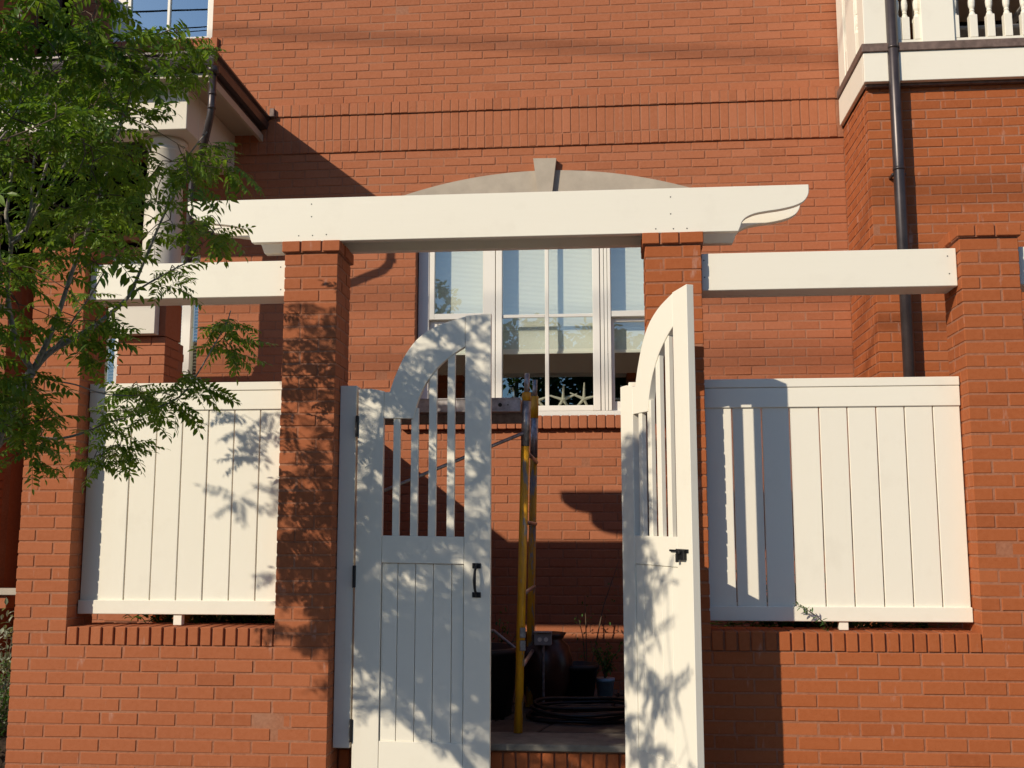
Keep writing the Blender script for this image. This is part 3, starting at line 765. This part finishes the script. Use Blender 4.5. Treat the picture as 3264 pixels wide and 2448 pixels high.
# garden chair on the balcony
ch = empty('balcony_chair', (6.08, 2.3, 1.84)); tag(ch, 'pale grey balcony chair seen between the white balusters', 'chair')
def cp(n, g, m='grey'): return g.obj(n, m, ch)
cp('backrest', G().tube([(.26, .05, .42), (.27, .02, .75), (.2, 0, .84), (0, 0, .86), (-.2, 0, .84), (-.27, .02, .75), (-.26, .05, .42)], .028, 8))
cp('seat', G().box(-.25, .25, .02, .46, .40, .43, .01))
cp('armrest', G().box(-.31, -.25, .0, .42, .60, .63, .008)); cp('armrest', G().box(.25, .31, .0, .42, .60, .63, .008))
for sx in (-.25, .25):
    for sy in (.04, .42): cp('leg', G().tube([(sx, sy, .41), (sx * 1.15, sy + (.05 if sy > .1 else -.03), .0)], .018, 8))

# ------------------------------------------------------------------ starfish on the inner sill
def starfish(label, x, y, z, r, rot, tilt):
    t = G(); arms = []
    for k in range(5):
        a = math.pi / 2 + k * 2 * math.pi / 5 + rot + random.uniform(-.08, .08); d = Vector((math.cos(a), 0, math.sin(a))); L = r * random.uniform(.93, 1.05)
        t.tube([Vector((0, 0, 0)), d * L * .3, d * L * .65, d * L * .95, d * L], [.0135, .0105, .008, .0055, .002], 8)
    t.lathe([(.001, -.006), (.016, -.004), (.016, .004), (.001, .008)], (0, 0, 0), 10)
    o = t.obj('starfish', 'bone'); o.location = (x, y, z); o.rotation_euler = (R(tilt), 0, 0)
    tag(o, label, 'starfish', 'dried starfish standing on the inner window sill')
starfish('pale starfish behind the ladder posts at the left of the row', 2.62, 2.80, -.475, .122, .10, 12)
starfish('pale starfish second from the right in the centre pane', 2.822, 2.80, -.470, .122, .02, 12)
starfish('pale starfish rightmost in the centre pane, arm against the frame', 2.985, 2.80, -.466, .130, -.12, 12)
starfish('pale starfish half hidden in the left part of the centre pane', 2.44, 2.80, -.475, .118, .2, 12)
starfish('pale starfish in the right hand sash beside the open gate', 3.30, 2.80, -.475, .115, .3, 12)

# ------------------------------------------------------------------ ground
def sheet(name, x0, x1, y0, y1, z, mat, kind='structure'):
    return tag(G().add([(x0, y0, z), (x1, y0, z), (x1, y1, z), (x0, y1, z)], [(0, 1, 2, 3)]).obj(name, mat), kind=kind)
sheet('ground', -70, 70, -70, 70, GZ - .16, 'grass')
tag(G().box(-40, 40, -5.2, -.45, GZ - .15, GZ, .01).obj('pavement', 'concrete'), kind='structure')
tag(G().box(-40, 40, -14.0, -5.25, GZ - .155, GZ - .12, .01).obj('road', 'asphalt'), kind='structure')
tag(G().box(-40, 40, -.445, .0, GZ - .15, GZ - .01, .01).obj('flower_bed', 'soil'), kind='structure')
tag(G().box(-9, 9, .30, 2.55, GZ - .1, -2.655, .01).obj('garden_ground', 'soil'), kind='structure')
# gate step: bluestone tread on a rowlock riser
stp = tag(empty('gate_step', (2.5, .2, GZ)), kind='structure'); off = Vector((2.5, .2, GZ))
for a, b in ((8.5 * B - J + .005, 2.36), (2.365, XR - .005)):
    o = G().box(a, b, .19, .55, -2.636, -2.602, .005).obj('tread_stone', 'bluestone', stp); o.location = -off
o = G().box(8.5 * B - J, XR, .225, .54, GZ, -2.637, .002).obj('riser', 'mortar', stp); o.location = -off
mbk = mesh('brick', *cham(.0575, .10, .19, .004), M['brick_front'])
for k in range(24):
    o = link('brick', mbk, stp); o.location = Vector((8.5 * B - J + .035 + k * .0677, .262, -2.742)) - off; o.rotation_euler = (0, random.gauss(0, .01), 0)
# flagstones
patio = tag(empty('patio', (2.5, 1.4, -2.65)), kind='structure'); off = Vector((2.5, 1.4, -2.65))
random.seed(5)
xs = 7; ys = 5; pts = {}
for i in range(xs + 1):
    for j in range(ys + 1):
        pts[i, j] = (1.2 + i * .42 + random.uniform(-.13, .13) * (0 < i < xs), .56 + j * .36 + random.uniform(-.11, .11) * (0 < j < ys))
for i in range(xs):
    for j in range(ys):
        q = [pts[i, j], pts[i + 1, j], pts[i + 1, j + 1], pts[i, j + 1]]
        cx = sum(a for a, _ in q) / 4; cy = sum(b for _, b in q) / 4
        q = [(cx + (a - cx) * .955, cy + (b - cy) * .955) for a, b in q]
        qq = []
        for k in range(4):
            a, b = q[k], q[(k + 1) % 4]; qq.append((a[0] * .88 + b[0] * .12, a[1] * .88 + b[1] * .12)); qq.append(((a[0] + b[0]) / 2 + random.uniform(-.015, .015), (a[1] + b[1]) / 2 + random.uniform(-.015, .015))); qq.append((a[0] * .12 + b[0] * .88, a[1] * .12 + b[1] * .88))
        n = len(qq); h = -2.606 + random.uniform(-.006, .004)
        v = [(a, b, -2.66) for a, b in qq] + [(a, b, h - .005) for a, b in qq] + [(cx + (a - cx) * .97, cy + (b - cy) * .97, h) for a, b in qq]
        f = [tuple(range(2 * n, 3 * n))]
        for k in range(n):
            k2 = (k + 1) % n; f += [(k, k2, k2 + n, k + n), (k + n, k2 + n, k2 + 2 * n, k + 2 * n)]
        o = link('flagstone', mesh('flagstone', v, f, M['flag']), patio); o.location = -off

# ------------------------------------------------------------------ scaffold
random.seed(8)
sc = tag(empty('scaffold', (2.65, .5, -2.6)), 'worn yellow painter scaffold with aluminium plank inside the gateway', 'scaffold'); off = Vector((2.65, .5, -2.6))
def sp(n, g, m, sm=True):
    o = g.obj(n, m, sc, sm); o.location = -off; return o
for x0, x1 in (((2.655, 2.701), (1.13, 1.17))):
    pass
def post(xb, xt, y, zt, r):
    f = lambda z: xb + (xt - xb) * (z + 2.6) / (zt + 2.6)
    sp('post', G().tube([(f(-2.58), y, -2.6), (f(-1.0), y, -1.0)], r, 14), 'yellow')
    sp('sleeve', G().tube([(f(-1.02), y, -1.02), (f(-.76), y, -.76)], r * 1.04, 14), 'steel')
    sp('post', G().tube([(f(-.76), y, -.76), (f(zt - .06), y, zt - .06)], r * 1.06, 14), 'yellow')
    sp('pin', G().tube([(f(zt - .07), y, zt - .07), (f(zt + .05), y, zt + .05)], r * .62, 12), 'steel')
post(2.655, 2.708, .522, -.65, .0245); post(2.650, 2.692, 1.447, -.555, .0245)
post(.74, .76, .522, -.65, .0245); post(.74, .76, 1.447, -.555, .0245)
for z in (-2.25, -1.85, -1.45, -1.05):
    for x in (2.668 + .022 * (z + 2.6) * 1.0, .75): sp('rung', G().tube([(x, .522, z), (x, 1.447, z)], .012, 10), 'steel')
for z in (-2.06, -2.13): sp('clip', G().box(2.668, 2.700, .49, .5, z - .028, z + .028, .003), 'steel', False)
sp('plank', G().box(.70, 2.672, .500, .530, -.822, -.742, .003).box(.70, 2.672, .5305, 1.165, -.765, -.745, .003).box(.70, 2.672, 1.1655, 1.195, -.822, -.742, .003).box(.70, 2.672, .494, .4995, -.750, -.742, .001).box(.70, 2.672, .494, .4995, -.822, -.814, .001), 'alu', False)
for x in (2.555, 2.60, 1.60): sp('rivet_hole', G().tube([(x, .4975, -.783), (x, .4995, -.783)], .0115 if x < 2.58 else .004, 14), 'iron', False)
sp('brace', G().tube([(2.69, .50, -.945), (.78, .50, -1.72)], .010, 8), 'steel')

# ------------------------------------------------------------------ things standing in the garden behind the gate
pot = tag(empty('garden_urn', (2.74, 1.55, -2.6)), 'dark brown bulbous garden urn behind the yellow posts', 'urn')
G().lathe([(.10, 0), (.12, .03), (.17, .15), (.185, .27), (.16, .37), (.12, .41), (.13, .43), (.145, .45), (.125, .45), (.10, .41)], (0, 0, 0), 26).obj('body', 'terra', pot, True)
ob = tag(empty('outlet_box', (2.745, 1.33, -2.17)), 'grey outdoor outlet box with two round white sockets', 'outlet box')
G().box(-.055, .055, 0, .05, -.04, .04, .006).obj('box', 'grey', ob)
for s in (-1, 1): G().tube([(s * .020, -.004, -.003), (s * .020, .002, -.003)], .0135, 14).obj('socket', 'window_white', ob)
G().box(-.058, .058, -.03, .045, .0405, .047, .002).obj('lid', 'grey', ob)
G().tube([(0, .03, -.04), (0, .03, -.43)], .009, 8).obj('stake', 'steel', ob)
bp_ = tag(empty('nursery_pot', (2.95, 1.62, -2.6)), 'round black plastic plant pot beside the urn', 'pot')
G().lathe([(.10, 0), (.135, .22), (.145, .22), (.145, .25), (.13, .25), (.12, .18)], (0, 0, 0), 24).obj('body', 'plastic', bp_, True)
tub = tag(empty('garden_tub', (2.36, 1.15, -2.6)), 'large black tub left of the yellow posts inside the gate', 'tub')
G().lathe([(.20, 0), (.25, .36), (.27, .37), (.27, .40), (.24, .40), (.22, .30)], (0, 0, 0), 26).obj('body', 'plastic', tub, True)
G().tube([(-.24, -.02, .39), (-.1, -.06, .52), (.1, -.06, .50), (.27, -.02, .36)], .009, 8).obj('handle', 'steel', tub)
g = G()
for k in range(7):
    r = .27 - .018 * (k % 4); z = .014 + .024 * (k // 2); n = 30; cx, cy = random.uniform(-.03, .03), random.uniform(-.03, .03)
    g.tube([(cx + r * 1.25 * math.cos(a), cy + r * math.sin(a), z + .006 * math.sin(3 * a + k)) for a in [2 * math.pi * j / n for j in range(n + 1)]], .0105, 7, False)
o = g.obj('garden_hose', 'hose', None, True); o.location = (3.02, 1.05, -2.605); tag(o, 'coiled dark garden hose lying on the flagstones', 'hose')

# ------------------------------------------------------------------ plants
def leaf_blade(g, p, d, up, L, Wd, bend=.25):
    """folded, pointed leaf: 8 triangles"""
    d = d.normalized(); s = d.cross(up)
    if s.length < 1e-4: s = Vector((1, 0, 0))
    s.normalize(); n = s.cross(d).normalized()
    m1 = p + d * L * .35 - n * L * .02; m2 = p + d * L * .7 - n * L * bend * .35; tip = p + d * L * .96 - n * L * bend
    g.add([p, m1, m2, tip, m1 + s * Wd * .5 + n * Wd * .12, m2 + s * Wd * .36 + n * Wd * .1, m1 - s * Wd * .5 + n * Wd * .12, m2 - s * Wd * .36 + n * Wd * .1],
          [(0, 4, 1), (1, 4, 5, 2), (2, 5, 3), (0, 1, 6), (1, 2, 7, 6), (2, 3, 7)])
def rv(s=1): return Vector((random.uniform(-1, 1), random.uniform(-1, 1), random.uniform(-1, 1))) * s
def bush(name, label, cat, c, rad, n, L, Wd, mat, stems=6):
    t = tag(empty(name, (c[0], c[1], c[2])), label, cat); g = G(); st = G()
    tips = []
    for k in range(stems):
        a = random.uniform(0, 6.28); q = Vector((math.cos(a) * rad[0] * random.uniform(.2, .95), math.sin(a) * rad[1] * random.uniform(.2, .95), rad[2] * random.uniform(.45, 1)))
        st.tube([(0, 0, 0), q * .5 + Vector((0, 0, rad[2] * .12)), q], [.006, .004, .002], 5); tips.append(q)
    for k in range(n):
        q = random.choice(tips); f = random.uniform(.25, 1.05); p = q * f + rv(.05) * rad[0] / .3
        d = (Vector((q.x, q.y, .05)) + rv(.25)).normalized() + Vector((0, 0, random.uniform(-.2, .6)))
        leaf_blade(g, p, d, Vector((0, 0, 1)), L * random.uniform(.7, 1.2), Wd * random.uniform(.8, 1.1))
    st.obj('stem', 'twig', t); tag(g.obj('foliage', mat, t), kind='stuff')
    return t
bush('variegated_shrub', 'pale edged shrub left of the wall below the stone ledge', 'shrub', (-.62, 1.0, -2.95), (.45, .35, 1.0), 1900, .055, .022, 'variegated', 22)
bush('green_shrub', 'bushy green shrub at the foot of the wall, left edge', 'shrub', (-.40, .45, GZ + .02), (.42, .33, .82), 3200, .04, .015, 'shrub', 30)
bush('garden_fern', 'lit yellow green plant just right of the closed gate leaf', 'plant', (2.40, 1.75, -2.6), (.22, .2, .60), 300, .04, .016, 'shrub', 9)
t = bush('potted_plant', 'small plant in a pale blue pot near the open gate leaf', 'plant', (3.13, 1.70, -2.45), (.12, .1, .22), 170, .045, .017, 'shrub', 6)
G().lathe([(.045, -.15), (.06, -.02), (.065, -.02), (.065, 0), (.05, 0)], (0, 0, 0), 20).obj('pot', 'blue', t, True)
bush('garden_vine', 'thin vine climbing the shaded house wall behind the gateway', 'plant', (3.0, 2.38, -2.6), (.30, .06, .95), 60, .035, .014, 'shrub', 3)
bush('gap_shade_hedge', 'low hedge added behind the wall to darken the gap under the left panel', 'hedge', (.85, .75, -2.62), (.66, .30, .95), 5200, .075, .034, 'shrub', 40)  # leafy mass added so the gap below the panel stays dark
bush('gap_shade_hedge', 'low hedge added behind the wall to darken the gap under the right panel', 'hedge', (4.40, .80, -2.62), (.78, .26, .90), 5600, .075, .034, 'shrub', 44)  # added likewise, blocks the lit bay wall from the gap
# sprig poking out under the right panel
t = tag(empty('plant_sprig', (4.27, .10, -1.998)), 'small leafy sprig growing out under the right fence panel', 'plant'); g = G(); st = G()
path = [Vector(q) for q in ((.03, .12, -.02), (.01, .04, .005), (-.02, -.03, .035), (-.07, -.05, .075), (-.125, -.06, .110), (-.165, -.06, .13))]
st.tube(path, [.003, .003, .0025, .002, .0015, .001], 5); st.obj('stem', 'twig', t)
for k in range(34):
    i = random.randint(1, 4); p = path[i].lerp(path[i + 1], random.random())
    leaf_blade(g, p, rv() + Vector((-.5, 0, .1)), Vector((0, -.3, 1)), .034, .009, .15)
g.obj('leaf', 'shrub', t)

# ------------------------------------------------------------------ street tree
random.seed(21)
camp = Vector(cam.location); cr = cam.rotation_euler.to_matrix()
def at(x, y, Y):
    """world point on the plane Y seen towards photo pixel (x, y): used once, to survey where limbs stand"""
    d = cr @ Vector(((x - 1632) / 3461, (1224 - y) / 3461, -1)); k = (Y - camp.y) / d.y
    return camp + d * k
tree = tag(empty('street_tree', at(-170, 2760, -2.35)), 'young street tree with feathery green leaves in front of the left pillar', 'tree'); toff = Vector(tree.location)
def tob(n, g, m, sm=True):
    o = g.obj(n, m, tree, sm); o.location = -toff; return o
skeleton = []
def limb(pts, r0, r1, name='branch', dens=4):
    P3 = [at(*q) if len(q) == 3 else q for q in pts]
    sm = []
    for i in range(len(P3) - 1):
        a, b, c, d = P3[max(i - 1, 0)], P3[i], P3[i + 1], P3[min(i + 2, len(P3) - 1)]
        for k in range(dens):
            t_ = k / dens; sm.append(.5 * (2 * b + (c - a) * t_ + (2 * a - 5 * b + 4 * c - d) * t_ ** 2 + (3 * b - a - 3 * c + d) * t_ ** 3))
    sm.append(P3[-1]); n = len(sm)
    r1 = max(r1, .0027); rr = [(r0 + (r1 - r0) * (i / (n - 1)) ** .8) * random.uniform(.93, 1.07) for i in range(n)]
    tob(name, G().tube(sm, rr, 9), 'bark'); skeleton.extend(sm[2:]); return sm
F = (105, 1180, -1.2)
limb([(-170, 2760, -2.35), (-150, 2200, -2.15), (-110, 1780, -1.9), (-62, 1530, -1.62), (-8, 1385, -1.4), (58, 1250, -1.27), F], .044, .021, 'trunk')
limb([F, (165, 1118, -1.18), (270, 1058, -1.1), (345, 1005, -1.0), (410, 945, -.95), (440, 880, -.93), (500, 735, -.9), (545, 640, -.88), (590, 540, -.86)], .016, .003)
limb([(410, 945, -.95), (470, 905, -.9), (560, 855, -.85), (600, 835, -.83)], .006, .0025)
limb([(425, 915, -.95), (475, 800, -.98), (530, 660, -1.0), (560, 560, -1.02), (620, 470, -1.05), (660, 420, -1.05)], .006, .002)
limb([F, (150, 1090, -1.25), (180, 1020, -1.3), (222, 890, -1.35), (255, 800, -1.4), (295, 690, -1.45), (325, 600, -1.5), (360, 480, -1.5), (400, 350, -1.5), (450, 270, -1.5), (520, 170, -1.45)], .013, .002)
limb([F, (60, 1110, -1.3), (32, 1000, -1.35), (24, 900, -1.4), (36, 770, -1.45), (20, 690, -1.5), (27, 640, -1.5), (38, 540, -1.5), (55, 420, -1.55), (70, 260, -1.6), (68, 60, -1.6), (72, -60, -1.6)], .014, .003)
limb([(36, 770, -1.45), (92, 715, -1.4), (100, 640, -1.4), (106, 540, -1.4), (118, 440, -1.35), (130, 330, -1.35), (140, 200, -1.3)], .008, .002)
limb([(36, 775, -1.45), (70, 750, -1.5), (135, 640, -1.55), (200, 535, -1.6), (232, 488, -1.6), (266, 440, -1.6), (330, 350, -1.6), (380, 300, -1.6)], .008, .002)
limb([(80, 745, -1.5), (118, 630, -1.6), (150, 520, -1.65), (185, 400, -1.7), (235, 280, -1.75), (262, 190, -1.8), (270, 120, -1.8)], .007, .002)
limb([(-20, 1400, -1.42), (-70, 1240, -1.5), (-60, 1100, -1.55), (-10, 960, -1.7), (0, 850, -1.8), (-40, 600, -1.9), (-60, 300, -2.0), (-20, 60, -2.1)], .018, .003)
limb([(-40, 1470, -1.5), (20, 1400, -1.25), (80, 1391, -1.1), (180, 1398, -1.0), (255, 1383, -.9), (330, 1352, -.82), (400, 1330, -.75), (480, 1300, -.72)], .009, .0035)
limb([(400, 1330, -.75), (500, 1300, -.75), (575, 1262, -.74), (627, 1195, -.73), (680, 1105, -.72), (722, 1030, -.7), (735, 990, -.7)], .005, .0015)
limb([F, (160, 1210, -1.15), (240, 1226, -1.1), (330, 1255, -1.0), (420, 1262, -.95)], .004, .0018)
limb([(150, 1127, -1.2), (190, 1090, -1.3), (240, 1010, -1.4), (290, 940, -1.5), (330, 870, -1.55)], .006, .002)
# limbs that reach out left of the picture and over the pavement
for q in ([(-80, 1600, -1.7), (-330, 1480, -1.8), (-560, 1320, -1.9), (-720, 1150, -2.1)], 
          [(-70, 1240, -1.4), (-250, 1050, -1.9), (-380, 850, -2.2), (-450, 600, -2.4)], [(32, 1000, -1.35), (-120, 860, -1.9), (-100, 600, -2.4), (20, 420, -2.7)]):
    limb(q, .012, .003)

# compound leaves, shared meshes
leafmeshes = []
for k in range(7):
    g = G(); n = random.choice((5, 6, 6, 7)); L = random.uniform(.125, .165); pts = []
    droop = random.uniform(.2, .55); side = random.uniform(-.12, .12)
    for i in range(n + 2):
        s_ = i / (n + 1); pts.append(Vector((s_ * L * (1 - .12 * droop * s_), side * L * s_ * s_, -droop * L * .55 * s_ * s_)))
    g.tube(pts, [.0011] * (len(pts) - 1) + [.0006], 3, False)
    for i in range(1, n + 1):
        for s in (-1, 1):
            d = (pts[i + 1] - pts[i - 1]).normalized(); lat = Vector((0, s, 0))
            dd = d * random.uniform(.35, .65) + lat + Vector((0, 0, random.uniform(-.45, .05)))
            leaf_blade(g, pts[i] + rv(.0012), dd, Vector((0, 0, 1)) + rv(.25), random.uniform(.038, .052) * (1 - .15 * abs(i / n - .5)), random.uniform(.0135, .0185), random.uniform(.1, .35))
    leaf_blade(g, pts[-1], pts[-1] - pts[-2] + rv(.004), Vector((0, 0, 1)), .036, .012, .2)
    leafmeshes.append(mesh('leaf', g.v, g.f, M['leaf']))
blobs = [  # centre px, radii px, Y range, leaf sprays
    ((110, 120), (280, 230), (-2.3, -1.35), 34), ((330, 300), (250, 190), (-2.0, -1.2), 26), ((120, 470), (260, 180), (-2.6, -1.3), 22),
    ((420, 560), (230, 140), (-1.8, -.9), 11), ((650, 500), (150, 95), (-1.3, -.75), 10), ((300, 740), (260, 120), (-1.8, -1.1), 12),
    ((650, 720), (95, 60), (-.95, -.55), 7), ((130, 930), (200, 120), (-2.0, -1.0), 11), ((300, 1075), (85, 85), (-1.3, -1.0), 8),
    ((480, 1290), (170, 60), (-.9, -.6), 9), ((350, 1420), (70, 80), (-.9, -.7), 5), ((730, 1060), (45, 75), (-.76, -.66), 6), ((590, 1230), (70, 50), (-.8, -.7), 6),
    ((60, 1290), (120, 110), (-1.5, -1.0), 9), ((70, 1440), (70, 60), (-1.3, -1.1), 6), ((570, 130), (80, 60), (-1.6, -1.3), 8), ((150, 1400), (90, 60), (-1.2, -.95), 2), ((540, 900), (60, 60), (-1.0, -.85), 3),
    # out of the picture to the left and over the pavement, added for the gate's dapples
    ((-250, 1150), (260, 300), (-1.95, -1.5), 60), ((-330, 1050), (330, 420), (-2.35, -1.75), 110), ((-300, 800), (280, 300), (-2.9, -1.5), 60), ((-250, 350), (250, 300), (-2.8, -1.6), 46),
    ((-560, 950), (220, 260), (-2.4, -1.6), 30)]
sk = [tuple(p) for p in skeleton]; twigs = G(); places = []; skn = np.array(sk)
def spray(tip, maxd=.34, nl=None):
    global skn
    d2 = ((skn - np.array(tuple(tip))) ** 2).sum(1); base = Vector(skn[int(d2.argmin())])
    dist = (tip - base).length
    if dist > maxd: base = tip + (base - tip) * (maxd / dist)
    ctrl = (base + tip) / 2 + Vector((0, 0, .04)) + rv(.03)
    path = [base, base.lerp(ctrl, .6), ctrl.lerp(tip, .5), tip]
    twigs.tube(path, [.0026, .0022, .0016, .0010], 4, False)
    dirn = (tip - base); dirn = dirn.normalized() if dirn.length > .01 else Vector((1, 0, 0))
    skn = np.vstack([skn, np.array(tuple(path[2]))])
    for j in range(nl or random.choice((3, 4, 5))):
        f_ = 1 - j * .16; p = path[2].lerp(tip, f_) if f_ > 0 else path[1].lerp(path[2], 1 + f_)
        yaw = math.atan2(dirn.y, dirn.x) + (random.uniform(-.4, .4) if j == 0 else (1 if j % 2 else -1) * random.uniform(.6, 1.7))
        places.append((p, (random.gauss(0, .45), random.uniform(-.35, .75), yaw), random.uniform(.68, 1.22)))
for (cx, cy), (rx, ry), (y0, y1), n in blobs:
    for k in range(n):
        while True:
            a, b = random.uniform(-1, 1), random.uniform(-1, 1)
            if a * a + b * b <= 1: break
        tip = at(cx + a * rx, cy + b * ry, random.uniform(y0, y1))
        if tip.z > .98: tip.z = .98 - random.random() * .2
        spray(tip)
# crown sprays added along the sun's rays to dapple gate, pillar and panel
def crown_side(n, X, Yt, Z, yr, ok=lambda x, z: True):
    k = 0; tries = 0; ar = (X[1] - X[0]) * (Z[1] - Z[0]); st = math.sqrt(ar / n); cells = []
    while k < n and tries < 6000:
        tries += 1
        if not cells:
            cells = [(X[0] + (i + random.random()) * st, Z[0] + (j + random.random()) * st) for i in range(int((X[1] - X[0]) / st) + 1) for j in range(int((Z[1] - Z[0]) / st) + 1)]; random.shuffle(cells)
        x, z = cells.pop()
        if not ok(x, z): continue
        Y = random.uniform(*yr); d = Yt - Y; q = Vector((x - AX * d, Y, z + EZ * d))
        u, v, w_ = pj(*q)
        inside = any(((u - c[0]) / r_[0]) ** 2 + ((v - c[1]) / r_[1]) ** 2 < 1 and yy[0] - .4 < Y < yy[1] + .3 for c, r_, yy, _ in blobs if c[0] > 0)
        if q.z > .95 or not (u < -10 or v < -20 or inside): continue
        spray(q, .40, 4); k += 1
crown_side(20, (1.83, 2.55), .1, (-2.35, -.85), (-1.7, -1.1), lambda x, z: z > -2.12 - (x - 1.83) * .35)
crown_side(44, (1.83, 2.55), .1, (-2.35, -.80), (-2.6, -1.75), lambda x, z: z > -2.12 - (x - 1.83) * .35)
crown_side(16, (2.0, 2.55), .1, (-1.0, -.45), (-2.3, -1.2))
crown_side(13, (1.42, 1.72), 0, (-2.05, -.40), (-2.0, -1.2))
crown_side(30, (1.40, 1.72), 0, (-2.05, -.40), (-1.1, -.35))
crown_side(68, (3.2, 3.38), .05, (-1.95, -1.05), (-2.9, -2.0))
crown_side(7, (1.1, 1.38), .12, (-1.35, -.85), (-1.6, -.5))
tag(tob('twigs', twigs, 'twig', False), kind='stuff')
def lscore(q):
    x, y, z = pj(*q[0]); s = 1 / z
    return s if 0 < x < 3264 and 0 < y < 2448 else s * .01
places.sort(key=lambda q: -lscore(q)); fol = G(); vbig = []; fbig = []; nv = 0
lm_np = [(np.array([tuple(v.co) for v in m_.vertices]), [tuple(p_.vertices) for p_ in m_.polygons]) for m_ in leafmeshes]
for k, (p, rot, s) in enumerate(places):
    i = random.randrange(7)
    if k < 300:
        o = link('leaf', leafmeshes[i], tree); o.location = p - toff; o.rotation_euler = rot; o.scale = (s, s, s)
    else:
        mt = np.array(Matrix.LocRotScale(p - toff, __import__('mathutils').Euler(rot), Vector((s, s, s))))
        v, f = lm_np[i]; vv = v @ mt[:3, :3].T + mt[:3, 3]; vbig.append(vv); fbig += [tuple(a + nv for a in q) for q in f]; nv += len(v)
vv = np.concatenate(vbig)
o = link('foliage', mesh('foliage', vv.tolist(), fbig, M['leaf']), tree); tag(o, kind='stuff')

# ------------------------------------------------------------------ across the street: trees and wires mirrored in the windows
random.seed(33)
hg = tag(empty('added_reflection_hedge', (0, -33, GZ - .15)), 'long hedge added across the street to darken the low window reflections', 'hedge')  # unseen hedge added so the lower panes mirror plain dark
G().box(-40, 40, -.6, .6, 0, 6.6, .1).obj('core', 'far_leaf', hg)
g = G()
for k in range(5200):
    leaf_blade(g, Vector((random.uniform(-26, 26), .6 + random.random() * .5, random.uniform(2.5, 7.0))), rv(), Vector((0, 0, 1)) + rv(.5), .42, .24, .2)
tag(g.obj('foliage', 'far_leaf', hg), kind='stuff')
def far_tree(label, x, y, h, r):
    t = tag(empty('roadside_tree', (x, y, GZ - .15)), label, 'tree', 'trees across the street'); g = G()
    G().tube([(0, 0, 0), (.1, 0, h * .3), (0, .1, h * .6), (0, 0, h * .85)], [.22, .17, .1, .04], 9).obj('trunk', 'bark', t, True)
    lobes = [(Vector((random.uniform(-.6, .6) * r, random.uniform(-.6, .6) * r, h * random.uniform(.38, .85))), r * random.uniform(.35, .6)) for _ in range(11)] + [(Vector((0, 0, h * .85)), r * .45)]
    for k in range(4200):
        c, q = random.choice(lobes); d = rv(); d = d.normalized() * q * random.uniform(.6, 1.02)
        leaf_blade(g, c + d, rv(), Vector((0, 0, 1)) + rv(.5), .30, .17, .2)
    tag(g.obj('crown', 'far_leaf', t), kind='stuff')
for lab, x, y, h, r in (('far tree across the street mirrored in the left sash', -3.2, -28, 11.8, 2.4), ('far tree across the street mirrored in the centre pane', -.2, -29, 10.4, 2.2),
                        ('far tree across the street mirrored right of centre', 3.0, -27, 9.8, 2.4), ('far tree across the street left of the others', -7.5, -30, 10.5, 2.8), ('far tree across the street right of the others', 7.2, -29, 10.2, 2.8)):
    far_tree(lab, x, y, h, r)
for lab, z, rr, y in (('upper utility wire along the street mirrored in the upstairs window', 11.52, .022, -14), ('middle utility wire along the street mirrored in the upstairs window', 11.10, .016, -14.1), ('lower utility wire along the street mirrored in the upstairs window', 10.95, .012, -14.0)):
    g = G(); g.tube([(x, y, z + .00035 * (x + 7) ** 2) for x in range(-45, 46, 5)], rr, 6); tag(g.obj('utility_wire', 'cable'), lab, 'wire', 'utility wires over the street')
g = G(); g.tube([(x, -7.0, 8.91 - .0867 * (x + 7.14) + .0006 * (x + 5) ** 2) for x in range(-40, 41, 5)], .0165, 6)
tag(g.obj('utility_wire', 'cable'), 'thick cable bundle over the pavement that lays a soft shadow across the upper wall', 'wire')
g = G(); g.tube([(x, -7.0, 5.84 - .01 * (x + 2.5) + .0006 * (x + 2) ** 2) for x in range(-40, 41, 5)], .017, 6)
tag(g.obj('utility_wire', 'cable'), 'low cable over the pavement that lays a faint shadow across the bay', 'wire')
